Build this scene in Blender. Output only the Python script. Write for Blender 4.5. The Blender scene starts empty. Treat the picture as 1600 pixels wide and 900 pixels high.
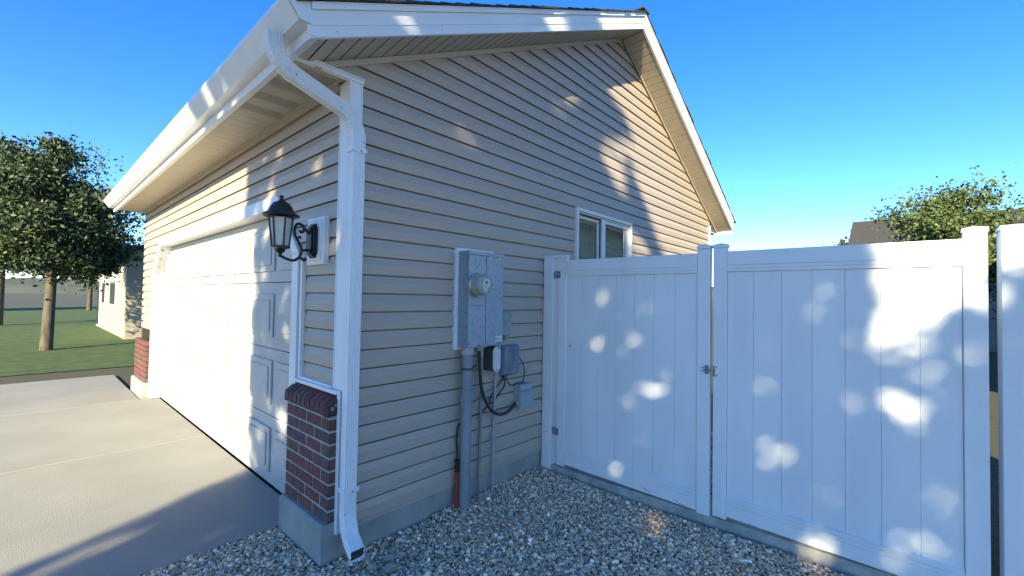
import bpy, math, random
import numpy as np
from mathutils import Vector, Matrix

random.seed(7)
RNG = np.random.default_rng(11)
scene = bpy.context.scene
col = scene.collection

# ------------------------------------------------------------------ camera, light, exposure
CAM = Vector((0.0, -2.4313, 1.52))
yaw, pitch, roll = math.radians(41.737), math.radians(1.36), math.radians(0.931)
fwd = Vector((math.cos(yaw) * math.cos(pitch), math.sin(yaw) * math.cos(pitch), math.sin(pitch)))
r0 = Vector((math.sin(yaw), -math.cos(yaw), 0))
u0 = r0.cross(fwd)
rt = math.cos(roll) * r0 + math.sin(roll) * u0
up = -math.sin(roll) * r0 + math.cos(roll) * u0
camd = bpy.data.cameras.new('camera')
cam = bpy.data.objects.new('camera', camd)
col.objects.link(cam)
M = Matrix((rt, up, -fwd)).transposed().to_4x4()
M.translation = CAM
cam.matrix_world = M
camd.sensor_fit = 'HORIZONTAL'
camd.sensor_width = 36
camd.lens = 677.83 / 1600 * 36
camd.clip_start = 0.02
camd.clip_end = 2000
scene.camera = cam

SUN = Vector((2.05, 1.0, -0.93)).normalized()          # direction the light travels
sund = bpy.data.lights.new('sun', 'SUN')
sun = bpy.data.objects.new('sun', sund)
col.objects.link(sun)
sun.rotation_euler = SUN.to_track_quat('-Z', 'Y').to_euler()
sund.energy = 4.6
sund.angle = math.radians(0.53)
sund.color = (1.0, 0.88, 0.56)

world = bpy.data.worlds.new('World')
scene.world = world
world.use_nodes = True
wn, wl = world.node_tree.nodes, world.node_tree.links
bg = wn['Background']
sky = wn.new('ShaderNodeTexSky')
sky.sky_type = 'NISHITA'
sky.sun_disc = False
sky.sun_elevation = math.asin(-SUN.z)
sky.sun_rotation = math.atan2(-SUN.x, -SUN.y)
sky.altitude = 1400
sky.air_density = 1.0
sky.dust_density = 0.15
sky.ozone_density = 2.9
hs = wn.new('ShaderNodeHueSaturation')
hs.inputs['Saturation'].default_value = 1.30
hs.inputs['Hue'].default_value = 0.508
wl.new(sky.outputs[0], hs.inputs['Color'])
wl.new(hs.outputs[0], bg.inputs[0])
bg.inputs[1].default_value = 0.112
scene.view_settings.view_transform = 'Standard'
scene.view_settings.look = 'None'
scene.view_settings.exposure = 1.66
scene.view_settings.gamma = 1
scene.render.film_transparent = False

# ------------------------------------------------------------------ materials
def mat(name, c, rough=0.6, metal=0.0, c2=None, scale=8.0, detail=4.0, bump=0.0, bscale=60.0,
        stretch=None, spec=None, attr=None, lo=0.35, hi=0.65):
    m = bpy.data.materials.new(name)
    m.use_nodes = True
    n, l = m.node_tree.nodes, m.node_tree.links
    b = n['Principled BSDF']
    b.inputs['Roughness'].default_value = rough
    b.inputs['Metallic'].default_value = metal
    if spec is not None:
        b.inputs['Specular IOR Level'].default_value = spec
    b.inputs['Base Color'].default_value = (*c, 1)
    tc = n.new('ShaderNodeTexCoord')
    mp = n.new('ShaderNodeMapping')
    l.new(tc.outputs['Object'], mp.inputs[0])
    if stretch:
        mp.inputs['Scale'].default_value = stretch
    src = None
    if attr:
        a = n.new('ShaderNodeAttribute')
        a.attribute_name = attr
        src = a.outputs['Color']
    if c2 is not None:
        t = n.new('ShaderNodeTexNoise')
        t.inputs['Scale'].default_value = scale
        t.inputs['Detail'].default_value = detail
        l.new(mp.outputs[0], t.inputs['Vector'])
        r = n.new('ShaderNodeValToRGB')
        r.color_ramp.elements[0].position = lo
        r.color_ramp.elements[1].position = hi
        r.color_ramp.elements[0].color = (*c, 1)
        r.color_ramp.elements[1].color = (*c2, 1)
        l.new(t.outputs['Fac'], r.inputs[0])
        if src is not None:
            mx = n.new('ShaderNodeMix')
            mx.data_type = 'RGBA'
            mx.blend_type = 'MULTIPLY'
            mx.inputs[0].default_value = 1.0
            l.new(src, mx.inputs[6])
            l.new(r.outputs[0], mx.inputs[7])
            src = mx.outputs[2]
        else:
            src = r.outputs[0]
    if src is not None:
        l.new(src, b.inputs['Base Color'])
    if bump > 0:
        t = n.new('ShaderNodeTexNoise')
        t.inputs['Scale'].default_value = bscale
        t.inputs['Detail'].default_value = 5
        l.new(mp.outputs[0], t.inputs['Vector'])
        bp = n.new('ShaderNodeBump')
        bp.inputs['Strength'].default_value = bump
        bp.inputs['Distance'].default_value = 0.01
        l.new(t.outputs['Fac'], bp.inputs['Height'])
        l.new(bp.outputs[0], b.inputs['Normal'])
    return m

M_siding = mat('tan_vinyl', (0.418, 0.350, 0.286), 0.42, c2=(0.452, 0.380, 0.312), scale=3, bump=0.30, bscale=7, stretch=(0.12, 1, 1.6))
M_siding_f = mat('tan_vinyl_front', (0.418, 0.350, 0.286), 0.42, c2=(0.452, 0.380, 0.312), scale=3, bump=0.30, bscale=7, stretch=(1, 0.12, 1.6))
M_soffit = mat('tan_soffit', (0.46, 0.40, 0.315), 0.5, c2=(0.49, 0.43, 0.345), scale=4)
M_white = mat('white_vinyl', (0.75, 0.76, 0.77), 0.38, c2=(0.79, 0.80, 0.80), scale=5, bump=0.02, bscale=8, stretch=(1, 1, 0.25))
M_gate = mat('gate_vinyl', (0.70, 0.715, 0.73), 0.42, c2=(0.78, 0.79, 0.80), scale=3.2, detail=7, bump=0.10, bscale=9, stretch=(1, 1, 0.35))
M_fascia = mat('white_aluminium', (0.74, 0.75, 0.75), 0.45, c2=(0.80, 0.80, 0.80), scale=3, bump=0.10, bscale=7, stretch=(0.4, 1, 1))
M_spout = mat('white_painted_metal', (0.78, 0.79, 0.80), 0.33, c2=(0.75, 0.76, 0.77), scale=9, bump=0.02, bscale=12)
M_conc = mat('concrete', (0.25, 0.25, 0.235), 0.9, c2=(0.36, 0.355, 0.33), scale=5, detail=9, bump=0.35, bscale=40, lo=0.3, hi=0.7)
M_kerb = mat('kerb_concrete', (0.27, 0.27, 0.25), 0.9, c2=(0.42, 0.41, 0.38), scale=9, detail=9, bump=0.3, bscale=60)
M_brick = mat('brick', (0.62, 0.60, 0.62), 0.85, c2=(1.0, 0.97, 1.0), scale=22, detail=8, bump=0.6, bscale=80, attr='col')
M_mortar = mat('mortar', (0.32, 0.295, 0.27), 0.95, c2=(0.42, 0.39, 0.36), scale=30, bump=0.6, bscale=90)
M_shingle = mat('asphalt_shingle', (0.025, 0.024, 0.024), 0.95, c2=(0.07, 0.065, 0.06), scale=60, bump=0.6, bscale=150)
M_black = mat('black_metal', (0.012, 0.012, 0.014), 0.38, c2=(0.02, 0.02, 0.022), scale=30)
M_rubber = mat('black_rubber', (0.018, 0.02, 0.02), 0.55, c2=(0.03, 0.035, 0.032), scale=30)
M_dark = mat('dark_gap', (0.02, 0.02, 0.02), 0.8)
M_pvc = mat('grey_pvc', (0.19, 0.215, 0.24), 0.5, c2=(0.25, 0.275, 0.295), scale=10, stretch=(1, 1, 0.3), bump=0.1, bscale=20)
M_pvc2 = mat('weathered_conduit', (0.30, 0.32, 0.33), 0.5, c2=(0.40, 0.42, 0.43), scale=14, stretch=(1, 1, 0.2))
M_pvc3 = mat('stained_conduit', (0.20, 0.205, 0.19), 0.6, c2=(0.32, 0.32, 0.30), scale=10, stretch=(1, 1, 0.25))
M_greenbox = mat('grey_green_plastic', (0.25, 0.29, 0.25), 0.6, c2=(0.32, 0.35, 0.31), scale=12)
M_ribbox = mat('chalky_grey_plastic', (0.15, 0.18, 0.215), 0.6, c2=(0.27, 0.30, 0.335), scale=14, detail=8, stretch=(1, 1, 0.4))
M_dkbox = mat('dark_grey_metal', (0.045, 0.055, 0.065), 0.5, c2=(0.07, 0.08, 0.09), scale=14)
M_box = mat('grey_painted_steel', (0.27, 0.32, 0.35), 0.45, c2=(0.31, 0.36, 0.385), scale=10)
M_plate = mat('pale_plate', (0.55, 0.56, 0.56), 0.35, c2=(0.66, 0.66, 0.66), scale=12)
M_steel = mat('bright_steel', (0.62, 0.61, 0.58), 0.3, metal=0.9, c2=(0.5, 0.5, 0.48), scale=30)
M_steel_dark = mat('dull_steel', (0.16, 0.16, 0.16), 0.5, metal=0.6, c2=(0.3, 0.3, 0.3), scale=50)
M_hinge = mat('hinge_metal', (0.22, 0.23, 0.25), 0.5, metal=0.3, c2=(0.32, 0.33, 0.35), scale=60)
M_red = mat('red_pvc', (0.42, 0.035, 0.02), 0.5, c2=(0.34, 0.03, 0.02), scale=14)
M_meter = mat('meter_shell', (0.33, 0.36, 0.31), 0.16, c2=(0.29, 0.31, 0.27), scale=10)
M_meterface = mat('meter_face', (0.56, 0.60, 0.50), 0.3)
M_lcd = mat('meter_display', (0.14, 0.17, 0.14), 0.2)
M_print = mat('print_dark', (0.08, 0.09, 0.09), 0.5)
M_sticker = mat('sticker_white', (0.72, 0.74, 0.74), 0.4)
M_sash = mat('window_vinyl', (0.76, 0.77, 0.77), 0.35, c2=(0.72, 0.73, 0.73), scale=8)
M_screenbar = mat('bronze_screen_bar', (0.08, 0.075, 0.065), 0.5)
M_blind = mat('window_blind', (0.60, 0.61, 0.56), 0.7, c2=(0.66, 0.66, 0.60), scale=6)
M_room = mat('room_dark', (0.06, 0.06, 0.055), 0.9)
M_bark = mat('bark', (0.07, 0.055, 0.04), 0.95, c2=(0.13, 0.11, 0.085), scale=14, stretch=(1, 1, 0.25), bump=0.8, bscale=20)
M_bed = mat('gravel_dust', (0.30, 0.27, 0.23), 1.0, c2=(0.42, 0.38, 0.33), scale=120, bump=0.8, bscale=150)
M_soil = mat('soil', (0.045, 0.05, 0.028), 1.0, c2=(0.08, 0.075, 0.045), scale=18, bump=0.8, bscale=40)
M_drive = mat('driveway_concrete', (0.235, 0.228, 0.21), 0.85, c2=(0.31, 0.30, 0.28), scale=1.3, detail=14, bump=0.35, bscale=140, lo=0.2, hi=0.8)
M_grass = mat('grass_ground', (0.035, 0.07, 0.018), 0.95, c2=(0.07, 0.115, 0.03), scale=3, detail=9, bump=0.8, bscale=60)
M_asphalt = mat('asphalt', (0.045, 0.045, 0.046), 0.9, c2=(0.065, 0.065, 0.065), scale=10, bump=0.3, bscale=120)
M_stucco = mat('far_stucco', (0.36, 0.32, 0.26), 0.9, c2=(0.40, 0.36, 0.30), scale=4, bump=0.2)
M_glassdark = mat('far_glass', (0.03, 0.04, 0.05), 0.08)
M_lanternglass = mat('frosted_lantern_glass', (0.62, 0.62, 0.54), 0.25, c2=(0.55, 0.55, 0.48), scale=20)
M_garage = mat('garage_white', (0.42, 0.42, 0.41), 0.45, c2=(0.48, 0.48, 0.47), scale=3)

def galvanised():
    m = bpy.data.materials.new('galvanised_steel')
    m.use_nodes = True
    n, l = m.node_tree.nodes, m.node_tree.links
    b = n['Principled BSDF']
    b.inputs['Metallic'].default_value = 0.6
    b.inputs['Roughness'].default_value = 0.5
    tc = n.new('ShaderNodeTexCoord')
    mp = n.new('ShaderNodeMapping')
    mp.inputs['Scale'].default_value = (1, 1, 0.62)
    mp.inputs['Rotation'].default_value = (0, math.radians(18), 0)
    l.new(tc.outputs['Object'], mp.inputs[0])
    t = n.new('ShaderNodeTexNoise')
    t.inputs['Scale'].default_value = 46
    t.inputs['Detail'].default_value = 2.5
    l.new(mp.outputs[0], t.inputs['Vector'])
    r = n.new('ShaderNodeValToRGB')
    r.color_ramp.elements[0].position = 0.36
    r.color_ramp.elements[0].color = (0.18, 0.225, 0.275, 1)
    r.color_ramp.elements[1].position = 0.44
    r.color_ramp.elements[1].color = (0.34, 0.405, 0.47, 1)
    l.new(t.outputs['Fac'], r.inputs[0])
    t2 = n.new('ShaderNodeTexNoise')
    t2.inputs['Scale'].default_value = 9
    l.new(mp.outputs[0], t2.inputs['Vector'])
    mx = n.new('ShaderNodeMix')
    mx.data_type = 'RGBA'
    l.new(t2.outputs['Fac'], mx.inputs[0])
    l.new(r.outputs[0], mx.inputs[6])
    mx.inputs[7].default_value = (0.37, 0.44, 0.50, 1)
    l.new(mx.outputs[2], b.inputs['Base Color'])
    return m
M_galv = galvanised()

def stone_mat():
    m = mat('gravel_stone', (0.78, 0.78, 0.78), 0.75, c2=(1.12, 1.1, 1.08), scale=90, detail=4, attr='col')
    return m
M_stone = stone_mat()

def leaf_mat(name, c, c2):
    m = mat(name, c, 0.6, c2=c2, scale=1.3, detail=6)
    return m
M_leaf = leaf_mat('leaf_green', (0.05, 0.085, 0.025), (0.10, 0.14, 0.04))
M_leaf2 = leaf_mat('leaf_dark', (0.025, 0.045, 0.018), (0.05, 0.08, 0.025))

def glass_mat():
    m = bpy.data.materials.new('window_glass')
    m.use_nodes = True
    n, l = m.node_tree.nodes, m.node_tree.links
    for x in list(n):
        n.remove(x)
    o = n.new('ShaderNodeOutputMaterial')
    gl = n.new('ShaderNodeBsdfGlossy')
    gl.inputs['Roughness'].default_value = 0.01
    gl.inputs['Color'].default_value = (0.93, 0.96, 0.93, 1)
    tr = n.new('ShaderNodeBsdfTransparent')
    tr.inputs['Color'].default_value = (0.85, 0.90, 0.86, 1)
    mx = n.new('ShaderNodeMixShader')
    fr = n.new('ShaderNodeFresnel')
    fr.inputs['IOR'].default_value = 1.75
    tc = n.new('ShaderNodeTexCoord')
    t = n.new('ShaderNodeTexNoise')
    t.inputs['Scale'].default_value = 2.2
    l.new(tc.outputs['Object'], t.inputs['Vector'])
    bp = n.new('ShaderNodeBump')
    bp.inputs['Strength'].default_value = 0.10
    bp.inputs['Distance'].default_value = 0.02
    l.new(t.outputs['Fac'], bp.inputs['Height'])
    l.new(bp.outputs[0], gl.inputs['Normal'])
    ma = n.new('ShaderNodeMath')
    ma.operation = 'MULTIPLY_ADD'
    ma.inputs[1].default_value = 1.5
    ma.inputs[2].default_value = 0.18
    l.new(fr.outputs[0], ma.inputs[0])
    l.new(ma.outputs[0], mx.inputs[0])
    l.new(tr.outputs[0], mx.inputs[1])
    l.new(gl.outputs[0], mx.inputs[2])
    l.new(mx.outputs[0], o.inputs[0])
    return m
M_glass = glass_mat()

# ------------------------------------------------------------------ mesh helper
class MB:
    def __init__(s):
        s.v, s.f, s.c = [], [], []
    def add(s, vs, fs, c=None):
        b = len(s.v)
        s.v += [tuple(x) for x in vs]
        for q in fs:
            s.f.append([b + i for i in q])
            s.c.append(c)
        return s
    def box(s, x0, x1, y0, y1, z0, z1, c=None):
        vs = [(x, y, z) for x in (x0, x1) for y in (y0, y1) for z in (z0, z1)]
        return s.add(vs, [(0, 1, 3, 2), (4, 6, 7, 5), (0, 4, 5, 1), (2, 3, 7, 6), (0, 2, 6, 4), (1, 5, 7, 3)], c)
    def hexa(s, p, c=None):   # 4 bottom, 4 top (same winding)
        return s.add(p, [(3, 2, 1, 0), (4, 5, 6, 7), (0, 1, 5, 4), (1, 2, 6, 5), (2, 3, 7, 6), (3, 0, 4, 7)], c)
    def prism(s, poly, axis, a, b, c=None):
        # poly: 2D points in the two other axes (in xyz order), extruded along axis a..b
        def mk(p, t):
            if axis == 'x': return (t, p[0], p[1])
            if axis == 'y': return (p[0], t, p[1])
            return (p[0], p[1], t)
        n = len(poly)
        vs = [mk(p, a) for p in poly] + [mk(p, b) for p in poly]
        fs = [tuple(range(n))[::-1], tuple(range(n, 2 * n))] + [(i, (i + 1) % n, n + (i + 1) % n, n + i) for i in range(n)]
        return s.add(vs, fs, c)
    def tube(s, pts, r, n=12, cap=True, c=None):
        pts = [Vector(p) for p in pts]
        rs = r if isinstance(r, (list, tuple)) else [r] * len(pts)
        ref = None
        vs, fs = [], []
        for i, p in enumerate(pts):
            t = (pts[min(i + 1, len(pts) - 1)] - pts[max(i - 1, 0)]).normalized()
            if ref is None:
                ref = t.orthogonal().normalized()
            ref = (ref - t * ref.dot(t)).normalized()
            bn = t.cross(ref)
            for k in range(n):
                a = 2 * math.pi * k / n
                vs.append(p + (ref * math.cos(a) + bn * math.sin(a)) * rs[i])
        for i in range(len(pts) - 1):
            for k in range(n):
                fs.append((i * n + k, i * n + (k + 1) % n, (i + 1) * n + (k + 1) % n, (i + 1) * n + k))
        if cap:
            fs.append(tuple(range(n))[::-1])
            fs.append(tuple((len(pts) - 1) * n + k for k in range(n)))
        return s.add(vs, fs, c)
    def lathe(s, prof, org, axis=(0, 0, 1), n=24, rot=0.0, c=None):
        # prof: (radius, distance along axis)
        ax = Vector(axis).normalized()
        e1 = ax.orthogonal().normalized()
        e2 = ax.cross(e1)
        org = Vector(org)
        vs, fs = [], []
        for (r, d) in prof:
            for k in range(n):
                a = 2 * math.pi * k / n + rot
                vs.append(org + ax * d + (e1 * math.cos(a) + e2 * math.sin(a)) * r)
        for i in range(len(prof) - 1):
            for k in range(n):
                fs.append((i * n + k, i * n + (k + 1) % n, (i + 1) * n + (k + 1) % n, (i + 1) * n + k))
        fs.append(tuple(range(n))[::-1])
        fs.append(tuple((len(prof) - 1) * n + k for k in range(n)))
        return s.add(vs, fs, c)
    def build(s, name, m, parent=None, smooth=False, bevel=0.0, seg=2):
        me = bpy.data.meshes.new(name)
        me.from_pydata(s.v, [], s.f)
        if any(c is not None for c in s.c):
            at = me.color_attributes.new('col', 'FLOAT_COLOR', 'CORNER')
            k = 0
            for f, c in zip(s.f, s.c):
                cc = c if c is not None else (1, 1, 1)
                for _ in f:
                    at.data[k].color = (*cc, 1)
                    k += 1
        me.materials.append(m)
        me.update()
        import bmesh
        bm = bmesh.new()
        bm.from_mesh(me)
        bmesh.ops.recalc_face_normals(bm, faces=bm.faces)
        bm.to_mesh(me)
        bm.free()
        if smooth:
            for p in me.polygons:
                p.use_smooth = True
            me.set_sharp_from_angle(angle=math.radians(38))
        o = bpy.data.objects.new(name, me)
        col.objects.link(o)
        if parent is not None:
            o.parent = parent
        if bevel > 0:
            b = o.modifiers.new('bevel', 'BEVEL')
            b.width = bevel
            b.segments = seg
            b.limit_method = 'ANGLE'
            b.angle_limit = math.radians(40)
            for p in me.polygons:
                p.use_smooth = True
            me.set_sharp_from_angle(angle=math.radians(60))
            b.harden_normals = True
        return o

def tag(o, label=None, cat=None, group=None, kind=None):
    if label: o['label'] = label
    if cat: o['category'] = cat
    if group: o['group'] = group
    if kind: o['kind'] = kind
    return o

def empty(name, loc, label=None, cat=None, group=None):
    o = bpy.data.objects.new(name, None)
    o.empty_display_size = 0.1
    col.objects.link(o)
    o.location = loc
    return tag(o, label, cat, group)

def adopt(root):
    """children were built in world coordinates: keep them there"""
    inv = Matrix.Translation(root.location).inverted()
    for c in root.children:
        c.matrix_parent_inverse = inv

def bez(pts, n=8):
    """Catmull-Rom through the points"""
    P = [Vector(p) for p in pts]
    P = [P[0] * 2 - P[1]] + P + [P[-1] * 2 - P[-2]]
    out = []
    for i in range(1, len(P) - 2):
        for k in range(n):
            t = k / n
            a, b, c, d = P[i - 1], P[i], P[i + 1], P[i + 2]
            out.append(0.5 * ((2 * b) + (c - a) * t + (2 * a - 5 * b + 4 * c - d) * t * t + (3 * b - a - 3 * c + d) * t ** 3))
    out.append(P[-2])
    return out

# ------------------------------------------------------------------ house dimensions
XC = 1.250      # front wall siding plane (faces -x)
XR = 7.79       # far right corner
YB = 6.60       # depth of the house
XA = 4.546      # gable apex
ZA = 4.569      # apex of the wall at soffit level
SL, SR = 0.5025, 0.517
ZE = 2.795      # eave soffit level on the left
FB = 0.172      # top of foundation / bottom of the siding
EXPO = 0.1138   # siding exposure
OV = 0.30       # rake overhang
XL = 0.90       # left eave edge
XRE = 8.10      # right eave edge

def rake(x):
    return ZA - (SL * (XA - x) if x < XA else SR * (x - XA))

# ---- ground sheets
def sheet(name, x0, x1, y0, y1, z, m, **k):
    o = MB().add([(x0, y0, z), (x1, y0, z), (x1, y1, z), (x0, y1, z)], [(0, 1, 2, 3)]).build(name, m)
    return tag(o, kind='structure', **k)
sheet('ground', -400, 400, -400, 400, -0.045, M_soil)
sheet('lawn', -60, 60, 9.6, 60, -0.03, M_grass)
sheet('road', -60, -9.0, -60, 60, -0.026, M_asphalt)
sheet('gravel_bed', -3.2, 3.125, -5.2, 0.0, -0.022, M_bed)
sheet('gravel_bed', -3.2, 1.14, 0.0005, 0.63, -0.022, M_bed)
drv = MB()
for yy, y2, xe in ((0.64, 3.14, 1.34), (3.155, 5.655, 1.34), (5.67, 8.4, 1.13)):
    for xx in (-8.6, -6.05, -3.5, -0.95):
        x2 = xx + 2.535 if xx < -1 else xe
        if x2 > xx:
            drv.box(xx, x2, yy, y2, -0.12, -0.008)
drv = drv.build('driveway', M_drive, bevel=0.008)
tag(drv, kind='structure')

# ------------------------------------------------------------------ house
house = empty('house', (4.5, 3.2, 0), 'single storey house with tan lap siding, white trim, brick corner and shingled gable roof', 'house')

# wall body behind the siding (studs / sheathing)
WX0, WX1, WZ0, WZ1 = 3.65, 4.84, 1.50, 2.440
mb = MB()
def wallpoly(pts, y0, y1):
    mb.prism(pts, 'y', y0, y1)
xw0, xw1 = XC + 0.02, XR - 0.005
wallpoly([(xw0, 0.05), (WX0, 0.05), (WX0, rake(WX0) - 0.01), (xw0, rake(xw0) - 0.01)], 0.030, 0.10)
wallpoly([(WX1, 0.05), (xw1, 0.05), (xw1, rake(xw1) - 0.01), (WX1, rake(WX1) - 0.01)], 0.030, 0.10)
wallpoly([(WX0, 0.05), (WX1, 0.05), (WX1, WZ0), (WX0, WZ0)], 0.030, 0.10)
wallpoly([(WX0, WZ1), (WX1, WZ1), (WX1, rake(WX1) - 0.01), (XA, ZA - 0.01), (WX0, rake(WX0) - 0.01)], 0.030, 0.10)
mb.box(XR - 0.1, XR - 0.005, 0.1, YB, 0.05, 2.9)
mb.box(XC, XR, YB - 0.1, YB - 0.002, 0.05, 2.9)
mb.build('wall_frame', M_room, house)
mb = MB()
mb.box(WX0 - .4, WX1 + .4, 1.6, 1.62, 0.9, 2.6)
mb.build('room_wall', M_room, house)

# gable siding
PROF = [(0.010, -0.024), (0.010, 0.0085), (0.001, 0.0120), (0.0, 0.0145), (0.003, 0.0160), (0.058, 0.0168), (0.064, 0.0155), (0.098, 0.0040), (0.1075, 0.0030)]
def siding(name, m, axis, lo, hi, z0, z1, holes=(), parent=None, sx=lambda z: None, seed=1, plane=0.0):
    """axis 'x': wall on y=plane facing -y ; axis 'y': wall on x=plane facing -x."""
    rnd = random.Random(seed)
    b = MB()
    k = 0
    z = z0
    while z < z1:
        seam = rnd.uniform(0.15, 0.85)
        rows = [(z + a, o) for a, o in PROF]
        # butt underside
        sl_ = 0.0056 + 0.0060 * min(1.0, max(0.0, (1.6 - z) / 1.1))
        rows[-1] = (z + EXPO - sl_ - 0.0002, 0.0030)
        rows = [(z - sl_, 0.0030), (z - sl_, -0.024)] + rows
        wob = rnd.uniform(-0.0006, 0.0006)
        for i in range(len(rows) - 1):
            (za, oa), (zb, ob) = rows[i], rows[i + 1]
            if zb < za: (za, oa), (zb, ob) = (zb, ob), (za, oa)
            cuts = [za, zb]
            for h in holes:
                for hz in (h[2], h[3]):
                    if za < hz < zb: cuts.append(hz)
            cuts = sorted(set(cuts))
            if len(cuts) == 1: cuts = [za, zb]
            for j in range(len(cuts) - 1):
                a, c = cuts[j], cuts[j + 1]
                if zb > za:
                    fa, fc = (a - za) / (zb - za), (c - za) / (zb - za)
                else:
                    fa, fc = 0, 1
                o1, o2 = oa + (ob - oa) * fa + wob, oa + (ob - oa) * fc + wob
                if i == 0: o1 -= wob
                if o1 < 0: o1 -= wob
                a1, a2 = lo(a), hi(a)
                c1, c2 = lo(c), hi(c)
                if a1 >= a2 - 1e-4: continue
                if c1 > c2: c1 = c2 = (c1 + c2) / 2
                mid = (a + c) / 2
                spans = [(a1, c1, a2, c2)]
                for h in holes:
                    if h[2] - 1e-6 <= mid <= h[3] + 1e-6:
                        ns = []
                        for s_ in spans:
                            if s_[0] < h[0]: ns.append((s_[0], s_[1], min(h[0], s_[2]), min(h[0], s_[3])))
                            if s_[2] > h[1]: ns.append((max(h[1], s_[0]), max(h[1], s_[1]), s_[2], s_[3]))
                        spans = ns
                for (p0, q0, p1, q1) in spans:
                    # lap seam
                    sm = p0 + (p1 - p0) * seam if p1 - p0 > 2.0 else None
                    parts = [(p0, q0, p1, q1, 0)]
                    if sm is not None:
                        parts = [(p0, q0, sm, sm, 0.0), (sm, sm, p1, q1, -0.0012 if i else 0)]
                    for (pa, qa, pb, qb, off) in parts:
                        if axis == 'x':
                            vs = [(pa, plane - o1 - off, a), (pb, plane - o1 - off, a), (qb, plane - o2 - off, c), (qa, plane - o2 - off, c)]
                        else:
                            vs = [(plane - o1 - off, pb, a), (plane - o1 - off, pa, a), (plane - o2 - off, qa, c), (plane - o2 - off, qb, c)]
                        b.add(vs, [(0, 1, 2, 3)])
        z += EXPO
        k += 1
    return b.build(name, m, parent)

def lo_g(z):
    x = XC - 0.002
    if z > ZE + 0.02:
        x = 1.01
    return max(x, XA - (ZA - z) / SL)
def hi_g(z):
    return min(XR - 0.01, XA + (ZA - z) / SR)
HOLE = (WX0 + 0.008, WX1 - 0.008, WZ0, WZ1 - 0.008)
siding('gable_siding', M_siding, 'x', lo_g, hi_g, FB, ZA, [HOLE], house, seed=4)

# front wall siding: from the corner past the garage door with its clipped corners
GY0, GY1 = 0.70, 5.58
def front_holes():
    hs = []
    hs.append((GY0, GY1, -1, 1.80))
    zz = 1.80
    for k in range(6):
        d = (k + 0.5) * 0.06
        hs.append((GY0 + d, GY1 - d, zz, zz + 0.06))
        zz += 0.06
    return hs
siding('front_siding', M_siding_f, 'y', lambda z: 0.004, lambda z: YB - 0.02, 0.968, ZE, front_holes(), house, seed=9, plane=XC + 0.010)
siding('rear_side_siding', M_siding_f, 'y', lambda z: 0.3, lambda z: YB - 0.02, FB, ZE, [], house, seed=9, plane=XR)

# corner trims
mb = MB()
mb.prism([(XC - 0.014, -0.026), (XC + 0.066, -0.026), (XC + 0.066, 0.0), (XC + 0.012, 0.0), (XC + 0.012, 0.085), (XC - 0.014, 0.085)], 'z', 0.968, ZE)
mb.box(XC + 0.0585, XC + 0.068, -0.030, -0.0259, 0.968, ZE)
mb.box(XC - 0.018, XC - 0.0139, 0.078, 0.088, 0.968, ZE)
mb.build('corner_trim', M_white, house, bevel=0.002)
mb = MB()
mb.box(XR - 0.065, XR + 0.012, -0.026, 0.0, FB - 0.01, 2.80)
mb.box(XR - 0.006, XR + 0.012, 0.0, 0.08, FB - 0.01, 2.70)
mb.build('corner_trim', M_white, house, bevel=0.002)
mb = MB()
mb.box(1.220, 1.2575, -0.022, 0.006, 0.150, 0.9665)
mb.box(1.220, 1.226, -0.027, -0.0219, 0.150, 0.9665)
mb.build('brick_edge_trim', M_white, house, bevel=0.002)
# channel over the brick and beside the garage casing
mb = MB()
mb.box(1.208, XC, 0.0, 0.600, 0.945, 0.967)
mb.box(1.226, XC, 0.093, 0.535, 0.9675, 0.982)
mb.box(1.222, XC, 0.535, 0.560, 0.9675, 1.82)
mb.build('siding_channel', M_white, house, bevel=0.0015)
# starter strip
mb = MB()
mb.box(XC + 0.01, XR - 0.07, -0.012, 0.002, FB - 0.022, FB - 0.001)
mb.build('starter_strip', M_siding, house)

# garage casing with clipped corner, jamb, door
mb = MB()
def casing(poly, d0, d1):
    mb.prism(poly, 'x', d0, d1)
cw = 0.10
for (s, yb) in ((1, GY0), (-1, GY1)):
    o = yb - s * cw
    casing([(o, 0.0), (yb, 0.0), (yb, 1.80), (o, 1.85 - 0.045)], XC - 0.03, XC + 0.01)
    casing([(o, 1.8055), (yb, 1.8005), (yb + s * 0.36, 2.16), (yb + s * 0.315, 2.26)], XC - 0.03, XC + 0.01)
casing([(GY0 + 0.3155, 2.26), (GY0 + 0.3605, 2.16), (GY1 - 0.3605, 2.16), (GY1 - 0.3155, 2.26)], XC - 0.03, XC + 0.01)
mb.build('garage_casing', M_white, house, bevel=0.003)
mb = MB()
for (s, yb) in ((1, GY0), (-1, GY1)):
    o = yb - s * 0.035
    mb.prism([(o, 0.0), (yb - s * .001, 0.0), (yb - s * .001, 1.80), (o, 1.80)], 'x', XC + 0.0105, XC + 0.16)
    mb.prism([(o, 1.801), (yb - s * .001, 1.801), (yb + s * 0.36, 2.161), (yb + s * 0.33, 2.20)], 'x', XC + 0.0105, XC + 0.16)
mb.prism([(GY0 + 0.34, 2.2005), (GY0 + 0.3605, 2.163), (GY1 - 0.3605, 2.163), (GY1 - 0.34, 2.2005)], 'x', XC + 0.0105, XC + 0.16)
mb.build('garage_jamb', M_white, house, bevel=0.002)
gd = MB()
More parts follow.
